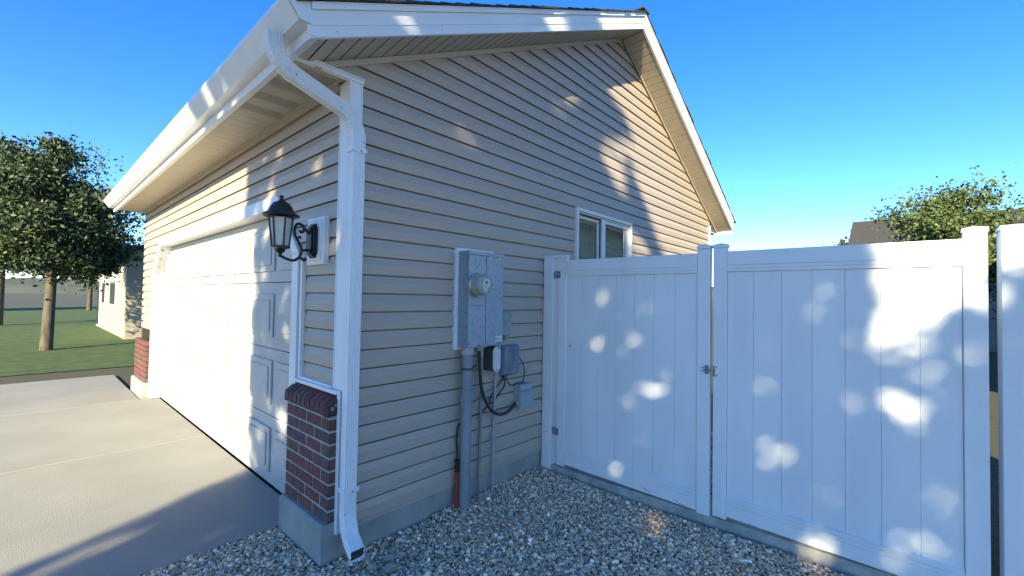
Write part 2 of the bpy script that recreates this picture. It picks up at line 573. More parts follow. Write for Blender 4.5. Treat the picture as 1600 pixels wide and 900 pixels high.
for k in range(4):
    z0, z1 = 0.0 + k * 0.54, 0.535 + k * 0.54
    gd.box(XC + 0.10, XC + 0.14, GY0 - .02, GY1 + .02, z0, z1)
    for j in range(8):
        y0 = GY0 + 0.05 + j * 0.60
        gd.prism([(y0, z0 + .09), (y0 + .5, z0 + .09), (y0 + .5, z1 - .09), (y0, z1 - .09)], 'x', XC + 0.084, XC + 0.0995)
        gd.prism([(y0 + .05, z0 + .14), (y0 + .45, z0 + .14), (y0 + .45, z1 - .14), (y0 + .05, z1 - .14)], 'x', XC + 0.074, XC + 0.0838)
gd = gd.build('garage_door', M_garage, house, bevel=0.006)
mb = MB()
mb.box(XC + 0.141, XC + 0.16, GY0 - .1, GY1 + .1, 0, 2.3)
mb.build('garage_backing', M_dark, house)

# foundation
mb = MB()
mb.box(XC + 0.0, XR - 0.02, 0.0, 0.2, -0.15, FB - 0.003)
mb.box(XR - 0.2, XR - 0.02, 0.2, YB - .02, -0.15, FB - 0.003)
fo = mb.build('foundation', M_conc, house)
mb = MB()
pf = [(1.143, -0.15), (1.25, -0.15), (1.25, 0.213), (1.158, 0.213), (1.143, 0.198)]
mb.prism(pf, 'y', 0.0, 0.60)
mb.build('brick_ledge', M_conc, house, bevel=0.004)
mb = MB()
mb.prism(pf, 'y', 5.68, YB)
mb.build('brick_ledge', M_conc, house, bevel=0.004)

# brick wainscot: every brick laid separately in one mesh
BRC = [(0.170, 0.066, 0.056), (0.180, 0.070, 0.058), (0.150, 0.060, 0.054), (0.140, 0.076, 0.068), (0.195, 0.076, 0.060), (0.135, 0.085, 0.080), (0.165, 0.064, 0.056)]
def brickwork(y0, y1):
    b = MB()
    rnd = random.Random(5)
    H, G, L = 0.0635, 0.0115, 0.195
    for r in range(8):
        z = 0.2145 + r * (H + G)
        y = y0 - (0.0 if r % 2 == 0 else L * 0.5)
        first = True
        while y < y1:
            a, c = max(y, y0), min(y + L, y1)
            if c - a > 0.02:
                j = rnd.uniform(-0.0015, 0.0015)
                cc = tuple(v * rnd.uniform(0.85, 1.15) for v in rnd.choice(BRC))
                b.box(1.178 + j, 1.243, a + (0 if a == y0 else 0.0), c, z + rnd.uniform(-.001, .001), z + H, cc)
            y += L + G
    return b
bk = brickwork(0.001, 0.60)
# rowlock cap, sloping up to the wall
rnd = random.Random(8)
y = 0.066
while y < 0.60:
    w = 0.054
    cc = tuple(v * rnd.uniform(0.8, 1.1) for v in rnd.choice(BRC[3:]))
    z0 = 0.812
    bk.hexa([(1.168, y, z0 + .008), (1.243, y, z0 + .025), (1.243, y + w, z0 + .025), (1.168, y + w, z0 + .008),
             (1.172, y, 0.885), (1.243, y, 0.938), (1.243, y + w, 0.938), (1.172, y + w, 0.885)], cc)
    y += w + 0.010
cc = (0.085, 0.035, 0.028)
bk.hexa([(1.162, -0.004, .818), (1.243, -0.004, .838), (1.243, 0.056, .838), (1.162, 0.056, .818),
         (1.167, -0.004, .884), (1.243, -0.004, .938), (1.243, 0.056, .938), (1.167, 0.056, .884)], cc)
bw = bk.build('brick_wainscot', M_brick, house, bevel=0.003)
mm = MB()
mm.box(1.1815, 1.2435, 0.0035, 0.598, 0.205, 0.822)
mm.prism([(1.177, 0.822), (1.2435, 0.834), (1.2435, 0.930), (1.177, 0.882)], 'y', 0.004, 0.598)
mo = mm.build('mortar', M_mortar, house)
mm = MB()
mm.lathe([(0.0125, 0), (0.0125, 0.0022)], (1.1905, -0.0042, 0.8675), (0, -1, 0), 14)
mm.lathe([(0.0125, 0), (0.0125, 0.0022)], (1.2165, -0.0042, 0.886), (0, -1, 0), 14)
mm.build('mortar_plug', mat('pale_mortar', (0.20, 0.18, 0.16), 0.95, c2=(0.26, 0.24, 0.22), scale=90), house)
bk2 = brickwork(5.68, YB)
bk2.build('brick_wainscot', M_brick, house, bevel=0.003)

# ---- soffits: the raked one under the gable overhang, boards running across it
def zfb(x):
    return 4.578 - (0.4945 * (XA - x) if x < XA else 0.517 * (x - XA))
def raked_soffit(x0, x1, name):
    b = MB()
    step = 0.0905
    n = int(abs(x1 - x0) / step) + 1
    sgn = 1 if x1 > x0 else -1
    yo, yi = -OV + 0.012, 0.0
    lowz = (lambda z_: max(z_, 2.791)) if sgn > 0 else (lambda z_: z_)
    def q(xa, da, xb, db_):
        b.add([(xa, yo, lowz(zfb(xa) + .006) + da), (xb, yo, lowz(zfb(xb) + .006) + db_), (xb, yi, lowz(rake(xb) + .004) + db_), (xa, yi, lowz(rake(xa) + .004) + da)], [(0, 1, 2, 3)])
    for k in range(n):
        a, c = x0 + sgn * k * step, x0 + sgn * min((k + 1) * step, abs(x1 - x0))
        if abs(c - a) < 0.01: continue
        g = sgn * 0.0085
        q(a, 0, a + g * .1, 0.028)
        q(a + g * .1, 0.028, a + g, 0.028)
        q(a + g, 0.0, c, 0)
    return b.build(name, M_soffit, house)
raked_soffit(XL - 0.01, XA, 'rake_soffit')
raked_soffit(XRE, XA, 'rake_soffit')
# frieze channel where soffit meets the wall
def frieze(x0, x1, h=0.034, yo=-0.030, yi=0.0):
    b = MB()
    z0, z1 = rake(x0), rake(x1)
    b.add([(x0, yo, z0 + 0.004), (x1, yo, z1 + 0.004), (x1, yi, z1 + 0.004), (x0, yi, z0 + 0.004),
           (x0, yo, z0 - h), (x1, yo, z1 - h), (x1, yi, z1 - h), (x0, yi, z0 - h)],
          [(0, 1, 2, 3), (7, 6, 5, 4), (0, 4, 5, 1), (1, 5, 6, 2), (2, 6, 7, 3), (3, 7, 4, 0)])
    b.build('frieze_channel', M_soffit, house)
frieze(1.035, XA - 0.001)
frieze(XA + 0.001, XRE - 0.02, 0.016, -0.042, -0.034)
# horizontal return at the left eave, its trim board and the soffit under the front eave
mb = MB()
mb.box(XL - 0.005, 1.322, -0.034, 0.0, ZE - 0.006, ZE + 0.024)
mb.box(XL - 0.005, 1.322, -0.042, -0.0341, ZE + 0.014, ZE + 0.024)
mb.build('return_trim', M_white, house, bevel=0.002)
mb = MB()
y = -0.03
k = 0
while y < YB:
    w = 0.128
    z = ZE + 0.012
    if k == 0: w = 0.10
    mb.add([(XL, y + .004, z), (XC, y + .004, z), (XC, y + w, z), (XL, y + w, z)], [(0, 1, 2, 3)])
    mb.add([(XL, y, z), (XC, y, z), (XC, y + .002, z + .012), (XL, y + .002, z + .012)], [(0, 1, 2, 3)])
    mb.add([(XL, y + .002, z + .012), (XC, y + .002, z + .012), (XC, y + .004, z), (XL, y + .004, z)], [(0, 1, 2, 3)])
    y += w
    k += 1
mb.build('eave_soffit', M_soffit, house)
mb = MB()   # perforated vent strips
for k in range(1, 40, 2):
    y0 = 0.07 + 0.128 * (k - 1) + 0.012
    for i in range(30):
        for j in range(7):
            x = XL + 0.03 + i * 0.0105
            yy = y0 + j * 0.0155
            if k < 9:
                mb.add([(x, yy, ZE + .0112), (x + .0055, yy, ZE + .0112), (x + .0055, yy + .006, ZE + .0112), (x, yy + .006, ZE + .0112)], [(0, 1, 2, 3)])
mb.build('soffit_vent', M_dark, house)
mb = MB()
mb.box(XC - 0.030, XC - 0.0, 0.093, YB, ZE - 0.024, ZE + 0.0115)
mb.box(XC - 0.045, XC - 0.030, 0.0, YB, ZE + 0.004, ZE + 0.0115)
mb.build('eave_frieze', M_soffit, house, bevel=0.002)

# ---- rake fascia boards with a bent drip strip on top
def zf(x):  # bottom of the rake fascia
    return 4.578 - (0.4945 * (XA - x) if x < XA else 0.517 * (x - XA))
def fascia(x0, x1, name):
    b = MB()
    n = 1
    a0, a1 = zf(x0), zf(x1)
    def slab(o0, o1, h0, h1):
        b.add([(x0, o0, a0 + h0), (x1, o0, a1 + h0), (x1, o1, a1 + h0), (x0, o1, a0 + h0),
               (x0, o0, a0 + h1), (x1, o0, a1 + h1), (x1, o1, a1 + h1), (x0, o1, a0 + h1)],
              [(3, 2, 1, 0), (4, 5, 6, 7), (0, 1, 5, 4), (1, 2, 6, 5), (2, 3, 7, 6), (3, 0, 4, 7)])
    slab(-OV, -OV + 0.010, 0.0, 0.140)
    slab(-OV - 0.0035, -OV - 0.0001, 0.060, 0.0625)
    slab(-OV - 0.012, -OV + 0.006, 0.1405, 0.176)
    slab(-OV - 0.018, -OV - 0.0121, 0.1700, 0.176)
    slab(-OV + 0.0101, -OV + 0.024, 0.0, 0.010)
    return b.build(name, M_fascia, house, bevel=0.0015)
fascia(0.885, XA - 0.0005, 'rake_fascia')
fascia(XA + 0.0005, XRE, 'rake_fascia')
# square-cut return at the low end of the left rake fascia
mb = MB()
mb.prism([(0.870, 2.785), (0.915, 2.785), (0.968, 2.812), (0.968, 2.83), (0.870, 2.83)], 'y', -OV - 0.0045, -OV - 0.0002)
mb.build('fascia_return', M_fascia, house)
# small seam covers and nail heads on the fascia
mb = MB()
for x in (3.62,):
    for s in (0,):
        mb.add([(x, -OV - .0012, zf(x)), (x + .004, -OV - .0012, zf(x)), (x + .004, -OV - .0012, zf(x) + .14), (x, -OV - .0012, zf(x) + .14)], [(0, 1, 2, 3)])
mb.build('fascia_seam', M_steel_dark, house)
for x in np.arange(1.02, XRE, 0.67):
    mb = MB()
    mb.lathe([(0.0035, 0), (0.003, 0.0015)], (x, -OV, zf(x) + 0.10 if int(x * 10) % 2 else zf(x) + 0.03), (0, -1, 0), 8)
    mb.build('nail', M_steel_dark, house)

# front eave fascia and gutter
mb = MB()
mb.box(XL - 0.012, XL + 0.004, -OV + 0.013, YB + 0.2, 2.775, 2.93)
mb.box(XL + 0.004, XL + 0.03, -OV + 0.026, YB + 0.2, 2.785, 2.795)
mb.build('eave_fascia', M_fascia, house, bevel=0.002)
mb = MB()
mb.box(XRE - 0.004, XRE + 0.012, -OV + 0.013, YB + 0.2, 2.70, 2.86)
mb.box(XR, XRE, 0.0, YB, 2.72, 2.735)
mb.build('eave_fascia', M_fascia, house, bevel=0.002)
gut = MB()
gp = [(0.888, 2.945), (0.888, 2.842), (0.835, 2.842), (0.815, 2.872), (0.790, 2.905), (0.776, 2.925), (0.776, 2.950), (0.770, 2.950), (0.770, 2.922), (0.786, 2.900), (0.809, 2.868), (0.831, 2.836), (0.894, 2.836), (0.894, 2.945)]
n = len(gp)
ya, yb = -OV + 0.0, YB + 0.2
gut.add([(p[0], ya, p[1]) for p in gp] + [(p[0], yb, p[1]) for p in gp], [(i, (i + 1) % n, n + (i + 1) % n, n + i) for i in range(n)])
gut.prism([(0.892, 2.950), (0.892, 2.838), (0.832, 2.838), (0.812, 2.87), (0.787, 2.903), (0.772, 2.924), (0.772, 2.952)], 'y', ya - 0.004, ya + 0.001)
gutter = gut.build('gutter', M_spout, house)

# ---- shingle roof: overlapping courses, dark ragged edge along the rake
rf = MB()
rnd = random.Random(3)
def roof_slope(side):
    s = 0.4945 if side < 0 else 0.517
    L = (XA - 0.835) if side < 0 else (XRE + 0.05 - XA)
    n = int(L / 0.125)
    for k in range(n + 1):
        d0 = min(k * 0.125, L)
        d1 = min(d0 + 0.14, L + 0.02)
        za = 4.578 + 0.180 - s * d0
        zb = 4.578 + 0.180 - s * d1
        t0, t1 = 0.002, 0.017 + rnd.uniform(-.003, .003)
        e = -OV - 0.022 - rnd.uniform(0, 0.012)
        x0, x1 = XA + side * d0, XA + side * d1
        rf.hexa([(x0, e, za), (x1, e, zb), (x1, YB + .3, zb), (x0, YB + .3, za),
                 (x0, e, za + t0 + .006), (x1, e, zb + t1), (x1, YB + .3, zb + t1), (x0, YB + .3, za + t0 + .006)])
roof_slope(-1)
roof_slope(1)
rf.box(XA - 0.08, XA + 0.08, -OV - 0.03, YB + .3, 4.765, 4.785)
rf.build('shingle_roof', M_shingle, house)

# ---- window
win = MB()
fw = 0.030
def ring(b, x0, x1, z0, z1, w, y0, y1, wt=None):
    wt = wt or w
    b.box(x0, x1, y0, y1, z1 - wt, z1)
    b.box(x0, x1, y0, y1, z0, z0 + w)
    b.box(x0, x0 + w, y0, y1, z0 + w + .0005, z1 - wt - .0005)
    b.box(x1 - w, x1, y0, y1, z0 + w + .0005, z1 - wt - .0005)
ring(win, WX0 - 0.004, WX1 + 0.004, WZ0 - 0.004, WZ1 + 0.004, 0.032, -0.040, 0.03)
ring(win, WX0 + 0.029, WX1 - 0.029, WZ0 + .029, WZ1 - 0.029, 0.014, -0.020, 0.05)
wf = win.build('window', M_sash, house, bevel=0.003)
ws = MB()
ring(ws, 4.19, WX1 - 0.042, WZ0 + .045, WZ1 - 0.044, 0.034, -0.006, 0.025)
ws.box(4.165, 4.235, -0.022, 0.02, WZ0 + .044, WZ1 - 0.044)
ws.build('sash', M_sash, wf, bevel=0.003)
ws = MB()
ring(ws, WX0 + 0.043, 4.164, WZ0 + .045, WZ1 - 0.0435, 0.024, 0.012, 0.045, 0.040)
ws.build('sash', M_sash, wf, bevel=0.003)
ws = MB()
ring(ws, WX0 + 0.043, 4.160, WZ0 + .045, WZ1 - 0.044, 0.012, -0.004, 0.006)
ws.build('screen_frame', M_screenbar, wf)
ws = MB()
ws.add([(WX0 + .066, 0.03, WZ0 + .06), (4.14, 0.03, WZ0 + .06), (4.14, 0.03, WZ1 - .08), (WX0 + .066, 0.03, WZ1 - .08)], [(0, 1, 2, 3)])
ws.build('pane', M_glass, wf)
ws = MB()
ws.add([(4.22, 0.012, WZ0 + .07), (WX1 - .07, 0.012, WZ0 + .07), (WX1 - .07, 0.012, WZ1 - .075), (4.22, 0.012, WZ1 - .075)], [(0, 1, 2, 3)])
ws.build('pane', M_glass, wf)
ws = MB()
z = WZ0 + 0.02
while z < WZ1 - 0.06:
    ws.add([(WX0 + .03, 0.066, z), (WX1 - .03, 0.066, z), (WX1 - .03, 0.052, z + 0.045), (WX0 + .03, 0.052, z + 0.045)], [(0, 1, 2, 3)])
    z += 0.047
for x in (3.82, 4.02, 4.40, 4.62):
    ws.box(x, x + .004, 0.048, 0.051, WZ0, WZ1 - .03)
ws.box(WX0 + .03, WX1 - .03, 0.05, 0.09, WZ1 - .06, WZ1 - .02)
ws.build('blind', M_blind, wf)
adopt(house)
for o in house.children:
    for c in o.children:
        pass

# ------------------------------------------------------------------ downspout
ds = empty('downspout', (1.262, -0.07, 0.1), 'white ribbed metal downspout running down the house corner to an open elbow above the gravel', 'downspout')
def rect_sweep(path, frames, w, d, corr=5, depth=0.004, b=None, crimp=None):
    """corrugated rectangular tube; frames = (u, v) unit vectors per point; u along the wide face, v = outward (ribbed) face"""
    b = b or MB()
    prof = []
    # outward ribbed face
    n = corr * 2 + 1
    for i in range(n + 1):
        t = -1 + 2 * i / n
        prof.append((t * w / 2 * 0.93, d / 2 - (depth if i % 2 else 0)))
    prof += [(w / 2, d / 2 * 0.72), (w / 2, 0.006), (w / 2 - depth, 0.0), (w / 2, -0.006), (w / 2, -d / 2 * 0.8), (w / 2 * 0.9, -d / 2),
             (-w / 2 * 0.9, -d / 2), (-w / 2, -d / 2 * 0.8), (-w / 2, -0.006), (-w / 2 + depth, 0.0), (-w / 2, 0.006), (-w / 2, d / 2 * 0.72)]
    m = len(prof)
    vs, fs = [], []
    for k, (p, (uu, vv)) in enumerate(zip(path, frames)):
        s = 1.0 if not crimp else crimp[k]
        for (a, c) in prof:
            vs.append(Vector(p) + Vector(uu) * a * s + Vector(vv) * c * s)
    for i in range(len(path) - 1):
        for k in range(m):
            fs.append((i * m + k, i * m + (k + 1) % m, (i + 1) * m + (k + 1) % m, (i + 1) * m + k))
    b.add(vs, fs)
    return b
W_, D_ = 0.080, 0.058
yd = -0.072
# vertical length
b = rect_sweep([(1.2665, yd, 2.455), (1.2655, yd, 1.4), (1.264, yd, 0.30)], [((1, 0, 0), (0, -1, 0))] * 3, W_, D_)
b.build('pipe', M_spout, ds)
# upper sloping length
A, B = Vector((0.872, yd, 2.683)), Vector((1.185, yd, 2.578))
t = (B - A).normalized()
n_ = Vector((-t.z, 0, t.x))
b = rect_sweep([A, B], [(n_, (0, -1, 0))] * 2, W_, D_)
b.build('pipe', M_spout, ds)
def elbow(p0, p1, p2, fr0, fr1, nseg, name, flat=False, crimpamp=0.065):
    path, fr, cr = [], [], []
    p0, p1, p2 = Vector(p0), Vector(p1), Vector(p2)
    for i in range(nseg + 1):
        tt = i / nseg
        path.append((1 - tt) ** 2 * p0 + 2 * tt * (1 - tt) * p1 + tt * tt * p2)
        uu = (Vector(fr0[0]) * (1 - tt) + Vector(fr1[0]) * tt).normalized()
        vv = (Vector(fr0[1]) * (1 - tt) + Vector(fr1[1]) * tt).normalized()
        fr.append((uu, vv))
        inside = 0.12 < tt < 0.88
        cr.append(1.05 - (crimpamp if (i % 2 and inside) else 0.0))
    return rect_sweep(path, fr, W_, D_, crimp=cr).build(name, M_spout, ds)
elbow(B - t * 0.02, (1.250, yd, 2.553), (1.2665, yd, 2.44), (n_, (0, -1, 0)), ((1, 0, 0), (0, -1, 0)), 18, 'elbow')
A2 = Vector((0.80, yd, 2.84))
elbow(A2, (0.80, yd, 2.71), A + t * 0.03, ((1, 0, 0), (0, -1, 0)), (n_, (0, -1, 0)), 18, 'elbow')
# bottom elbow kicks out from the wall
vout = Vector((0, -0.78, 0.62)).normalized()
elbow((1.264, yd, 0.315), (1.263, yd, 0.185), (1.262, -0.145, 0.130), ((1, 0, 0), (0, -1, 0)), ((1, 0, 0), vout), 20, 'elbow', crimpamp=0.055)
q0, q1 = Vector((1.262, -0.143, 0.1315)), Vector((1.262, -0.196, 0.090))
vcut = Vector((0, -0.12, 1.12))
b = rect_sweep([q0, q1], [((1, 0, 0), vout), ((1, 0, 0), vcut)], W_ * 1.04, D_ * 1.02, corr=4)
b.build('outlet', M_spout, ds)
b = MB()
for (yy, zz, k) in ((-0.188, 0.096, 1.0),):
    hw, hh = W_ * 0.49, D_ * 0.53
    c8 = [(-hw * .75, -hh), (hw * .75, -hh), (hw, -hh * .6), (hw, hh * .6), (hw * .75, hh), (-hw * .75, hh), (-hw, hh * .6), (-hw, -hh * .6)]
    b.add([(1.262 + a_, yy - c_ * 0.12, zz + c_) for a_, c_ in c8], [tuple(range(8))])
b.build('outlet_shade_sheet', mat('painted_spout_shade', (0.03, 0.04, 0.035), 0.7), ds)  # dark sheet just inside the outlet, painting in the shade of the white tube
# straps
def strap(z, name='strap'):
    b = MB()
    y0 = yd - D_ / 2 - 0.004
    pts = [(1.2245, 0.006), (1.240, 0.006), (1.250, 0.0), (1.270, 0.0), (1.280, 0.006), (1.307, 0.006)]
    for i in range(len(pts) - 1):
        (x0, a0), (x1, a1) = pts[i], pts[i + 1]
        b.hexa([(x0, y0, z + a0 - .014), (x1, y0, z + a1 - .014), (x1, y0 + .006, z + a1 - .014), (x0, y0 + .006, z + a0 - .014),
                (x0, y0, z + a0 + .014), (x1, y0, z + a1 + .014), (x1, y0 + .006, z + a1 + .014), (x0, y0 + .006, z + a0 + .014)])
    b.box(1.219, 1.2243, y0, 0.0 - .03, z - .008, z + .020)
    b.box(1.3075, 1.3125, y0, 0.0 - .02, z - .008, z + .020)
    b.build(name, M_spout, ds, bevel=0.002)
    b = MB()
    b.lathe([(0.005, 0), (0.004, 0.003)], (1.273, y0, z), (0, -1, 0), 10)
    b.build('screw', M_steel_dark, ds)
strap(0.405)
strap(2.36)
for (x, z) in ((1.29, 2.415), (1.235, 0.285), (0.905, 2.665), (1.150, 2.575)):
    b = MB()
    b.lathe([(0.004, 0), (0.0035, 0.003)], (x, yd - D_ / 2, z), (0, -1, 0), 8)
    b.build('screw', M_steel_dark, ds)
adopt(ds)

# ------------------------------------------------------------------ wall lantern on its white block
LY = 0.325
ml = empty('mounting_block', (XC - .02, 0.33, 1.71), 'white rectangular mounting block on the front siding behind the lantern', 'mounting block')
b = MB()
b.box(1.212, XC, 0.212, 0.445, 1.712, 2.014)
b.build('base', M_white, ml, bevel=0.004)
b = MB()
b.box(1.203, 1.2119, 0.236, 0.421, 1.738, 1.990)
b.build('raised_face', M_white, ml, bevel=0.004)
adopt(ml)
la = empty('wall_lantern', (1.2, LY, 1.85), 'black scroll arm carriage lantern with frosted glass on the white block', 'wall lantern')
b = MB()
def octo(hw, z0, z1, c_):
    return [(LY - hw, z0 + c_), (LY - hw + c_ * .8, z0), (LY + hw - c_ * .8, z0), (LY + hw, z0 + c_), (LY + hw, z1 - c_), (LY + hw - c_ * .8, z1), (LY - hw + c_ * .8, z1), (LY - hw, z1 - c_)]
b.prism(octo(0.058, 1.752, 1.968, 0.032), 'x', 1.190, 1.2028)
b.prism(octo(0.050, 1.762, 1.958, 0.030), 'x', 1.178, 1.190)
b.prism(octo(0.036, 1.776, 1.944, 0.022), 'x', 1.168, 1.178)
b.build('back_plate', M_black, la, bevel=0.003)
LX = 1.005
b = MB()
arm = [(1.170, 1.905), (1.150, 1.925), (1.128, 1.952), (1.100, 1.955), (1.085, 1.925), (1.088, 1.885), (1.110, 1.845), (1.128, 1.800), (1.118, 1.755), (1.085, 1.730), (1.045, 1.735), (LX, 1.752)]
b.tube(bez([(x, LY, z) for x, z in arm], 7), 0.0085, 10)
b.tube(bez([(x, LY, z) for x, z in [(1.128, 1.952), (1.139, 1.930), (1.134, 1.910), (1.120, 1.908), (1.116, 1.920)]], 6), [0.0075] * 24 + [0.011], 8)
b.tube(bez([(x, LY, z) for x, z in [(1.170, 1.800), (1.150, 1.798), (1.130, 1.795)]], 5), 0.008, 8)
b.tube(bez([(x, LY, z) for x, z in [(1.120, 1.755), (1.140, 1.735), (1.152, 1.738), (1.150, 1.752)]], 5), [0.008] * 15 + [0.011], 8)
b.tube(bez([(x, LY, z) for x, z in [(1.100, 1.865), (1.116, 1.878), (1.124, 1.868)]], 5), [0.006] * 10 + [0.009], 8)
b.lathe([(0.012, -0.02), (0.012, 0.0), (0.007, 0.006)], (1.168, LY, 1.905), (-1, 0, 0), 12)
b.lathe([(0.012, -0.02), (0.012, 0.0), (0.007, 0.006)], (1.168, LY, 1.800), (-1, 0, 0), 12)
b.build('scroll_arm', M_black, la, smooth=True)
b = MB()
b.lathe([(0.004, 2.115), (0.014, 2.108), (0.008, 2.096), (0.012, 2.086), (0.022, 2.078), (0.045, 2.066), (0.062, 2.040), (0.074, 2.012), (0.098, 2.000), (0.102, 1.990), (0.094, 1.984), (0.060, 1.990)], (LX, LY, 0), (0, 0, 1), 24)
b.build('cap', M_black, la, smooth=True)
b = MB()
for k in range(6):
    a = math.radians(60 * k + 30)
    a2 = math.radians(60 * k + 90)
    p0 = Vector((LX + 0.066 * math.cos(a), LY + 0.066 * math.sin(a), 1.985))
    p1 = Vector((LX + 0.046 * math.cos(a), LY + 0.046 * math.sin(a), 1.805))
    b.tube([p0, p1], 0.0050, 6)
b.lathe([(0.070, 1.978), (0.074, 1.984), (0.060, 1.990)], (LX, LY, 0), (0, 0, 1), 6, math.radians(0))
b.lathe([(0.004, 1.742), (0.012, 1.752), (0.010, 1.765), (0.024, 1.775), (0.030, 1.790), (0.054, 1.798), (0.054, 1.808), (0.045, 1.812)], (LX, LY, 0), (0, 0, 1), 20)
b.build('cage', M_black, la, smooth=True)
b = MB()
vs = []
for (r, z) in ((0.041, 1.811), (0.060, 1.983)):
    for k in range(6):
        a = math.radians(60 * k + 30)
        vs.append((LX + r * math.cos(a), LY + r * math.sin(a), z))
b.add(vs, [(k, (k + 1) % 6, 6 + (k + 1) % 6, 6 + k) for k in range(6)])
b.build('glass_shade', M_lanternglass, la)
adopt(la)

# ------------------------------------------------------------------ electrical panel with its meter
PX0, PX1, PZ0, PZ1, PY = 2.097, 2.452, 1.160, 1.855, -0.148
ep = empty('electrical_panel', (2.27, -0.02, 1.16), 'tall galvanized meter main panel mounted on the tan gable siding', 'electrical panel')
b = MB()
b.box(2.076, 2.47, -0.036, 0.0, 1.137, 1.884)
b.build('backing_board', M_white, ep, bevel=0.004)
b = MB()
b.box(PX0, PX1, PY + 0.012, -0.0365, PZ0, PZ1 - 0.004)
b.box(PX0 + .03, PX0 + .0315, PY + .02, PY + .03, PZ0, PZ1)
b.build('enclosure', M_galv, ep, bevel=0.003)
b = MB()
b.box(PX0 - 0.003, PX1 + 0.008, PY - 0.004, -0.0366, PZ1 - 0.024, PZ1 + 0.002)
b.build('top_lip', M_galv, ep, bevel=0.002)
SX = 2.272
b = MB()
b.box(PX0 + 0.002, SX - 0.002, PY, PY + 0.0118, 1.4665, PZ1 - 0.0265)
b.build('meter_cover', M_galv, ep, bevel=0.002)
b = MB()
b.box(PX0 + 0.002, SX - 0.002, PY, PY + 0.0118, PZ0 + 0.004, 1.4645)
b.build('lower_cover', M_galv, ep, bevel=0.002)
b = MB()
b.box(SX + 0.002, PX1 + .002, PY - 0.004, PY + 0.0118, PZ0 + 0.010, PZ1 - 0.0265)
b.build('breaker_door', M_galv, ep, bevel=0.003)
for x in (2.300, 2.395):
    b = MB()
    b.box(x, x + .026, PY - 0.011, PY - 0.0041, PZ1 - 0.036, PZ1 - 0.018)
    b.box(x + .006, x + .018, PY - 0.012, PY - 0.0041, PZ1 - 0.056, PZ1 - 0.0355)
    b.build('latch', M_steel, ep, bevel=0.002)
b = MB()
b.box(2.372, 2.443, PY - 0.0052, PY - 0.0041, 1.190, 1.232)
st = b.build('sticker', M_sticker, ep)
b = MB()
b.box(2.376, 2.385, PY - 0.0060, PY - 0.0053, 1.196, 1.222)
for k, w in enumerate((0.030, 0.048, 0.045)):
    b.box(2.389, 2.389 + w, PY - 0.0060, PY - 0.0053, 1.217 - k * .0085, 1.220 - k * .0085)
b.build('print', M_print, st)
for (x, y, z, ax) in ((PX0, -0.09, 1.795, (-1, 0, 0)), (2.205, PY, 1.172, (0, -1, 0)), (2.405, PY - .004, 1.176, (0, -1, 0))):
    b = MB()
    b.lathe([(0.0055, 0), (0.004, 0.003)], (x, y, z), ax, 10)
    b.build('screw', M_dark, ep)
# meter
MX, MZ = 2.175, 1.611
b = MB()
b.lathe([(0.088, 0.0), (0.090, 0.006), (0.090, 0.020), (0.086, 0.024), (0.080, 0.022)], (MX, PY, MZ), (0, -1, 0), 40)
me_ = b.build('meter_ring', M_steel, ep, smooth=True)
b = MB()
b.lathe([(0.079, 0.0225), (0.078, 0.032), (0.076, 0.034), (0.0755, 0.060), (0.072, 0.084), (0.066, 0.094), (0.056, 0.098), (0.050, 0.0985)], (MX, PY, MZ), (0, -1, 0), 40)
b.build('meter', M_meter, ep, smooth=True)
meter = [c for c in ep.children if c.name.startswith('meter') and 'ring' not in c.name and 'cover' not in c.name][0]
b = MB()
yf = PY - 0.0995
face = [(-0.024, 0.036), (-0.010, 0.046), (0.014, 0.046), (0.030, 0.034), (0.038, 0.016), (0.036, 0.000), (0.014, -0.020), (0.008, -0.045), (-0.006, -0.048), (-0.022, -0.036), (-0.034, -0.016), (-0.036, 0.012)]
b.prism([(MX + x, MZ + z) for x, z in face], 'y', yf - .0012, yf + 0.0006)
b.build('dial_plate', M_meterface, meter)
b = MB()
b.box(MX - 0.014, MX + 0.016, yf - 0.0022, yf - 0.0013, MZ + 0.010, MZ + 0.026)
b.build('display', M_lcd, meter)
b = MB()
b.box(MX - 0.026, MX + 0.010, yf - 0.0020, yf - 0.0013, MZ - 0.0065, MZ - 0.0045)
b.box(MX - 0.020, MX - 0.013, yf - 0.0020, yf - 0.0013, MZ - 0.018, MZ - 0.012)
b.box(MX - 0.009, MX - 0.003, yf - 0.0020, yf - 0.0013, MZ - 0.018, MZ - 0.012)
b.box(MX + 0.002, MX + 0.008, yf - 0.0020, yf - 0.0013, MZ - 0.018, MZ - 0.012)
b.box(MX - 0.008, MX - 0.001, yf - 0.0020, yf - 0.0013, MZ - 0.031, MZ - 0.025)
b.build('dial_print', M_print, meter)
adopt(ep)

# ------------------------------------------------------------------ boxes, conduits and cables under the panel
# grey-green utility box
ub = empty('utility_box', (2.6, -0.02, 1.21), 'small grey green plastic utility box beside the lower right edge of the panel', 'utility box')
b = MB()
b.box(2.520, 2.660, -0.050, -0.0, 1.212, 1.408)
b.build('case', M_greenbox, ub, bevel=0.008)
b = MB()
b.box(2.526, 2.654, -0.066, -0.0503, 1.220, 1.400)
lid = b.build('lid', M_greenbox, ub, bevel=0.007)
b = MB()
ring(b, 2.545, 2.640, 1.352, 1.382, 0.003, -0.0685, -0.0662)
b.build('raised_frame', M_greenbox, lid)
for bx in ((2.545, 2.578, -0.045, -0.006, 1.186, 1.2115), (2.605, 2.640, -0.045, -0.006, 1.180, 1.2115)):
    b = MB()
    b.box(*bx)
    b.build('cable_port', M_greenbox, ub, bevel=0.003)
adopt(ub)

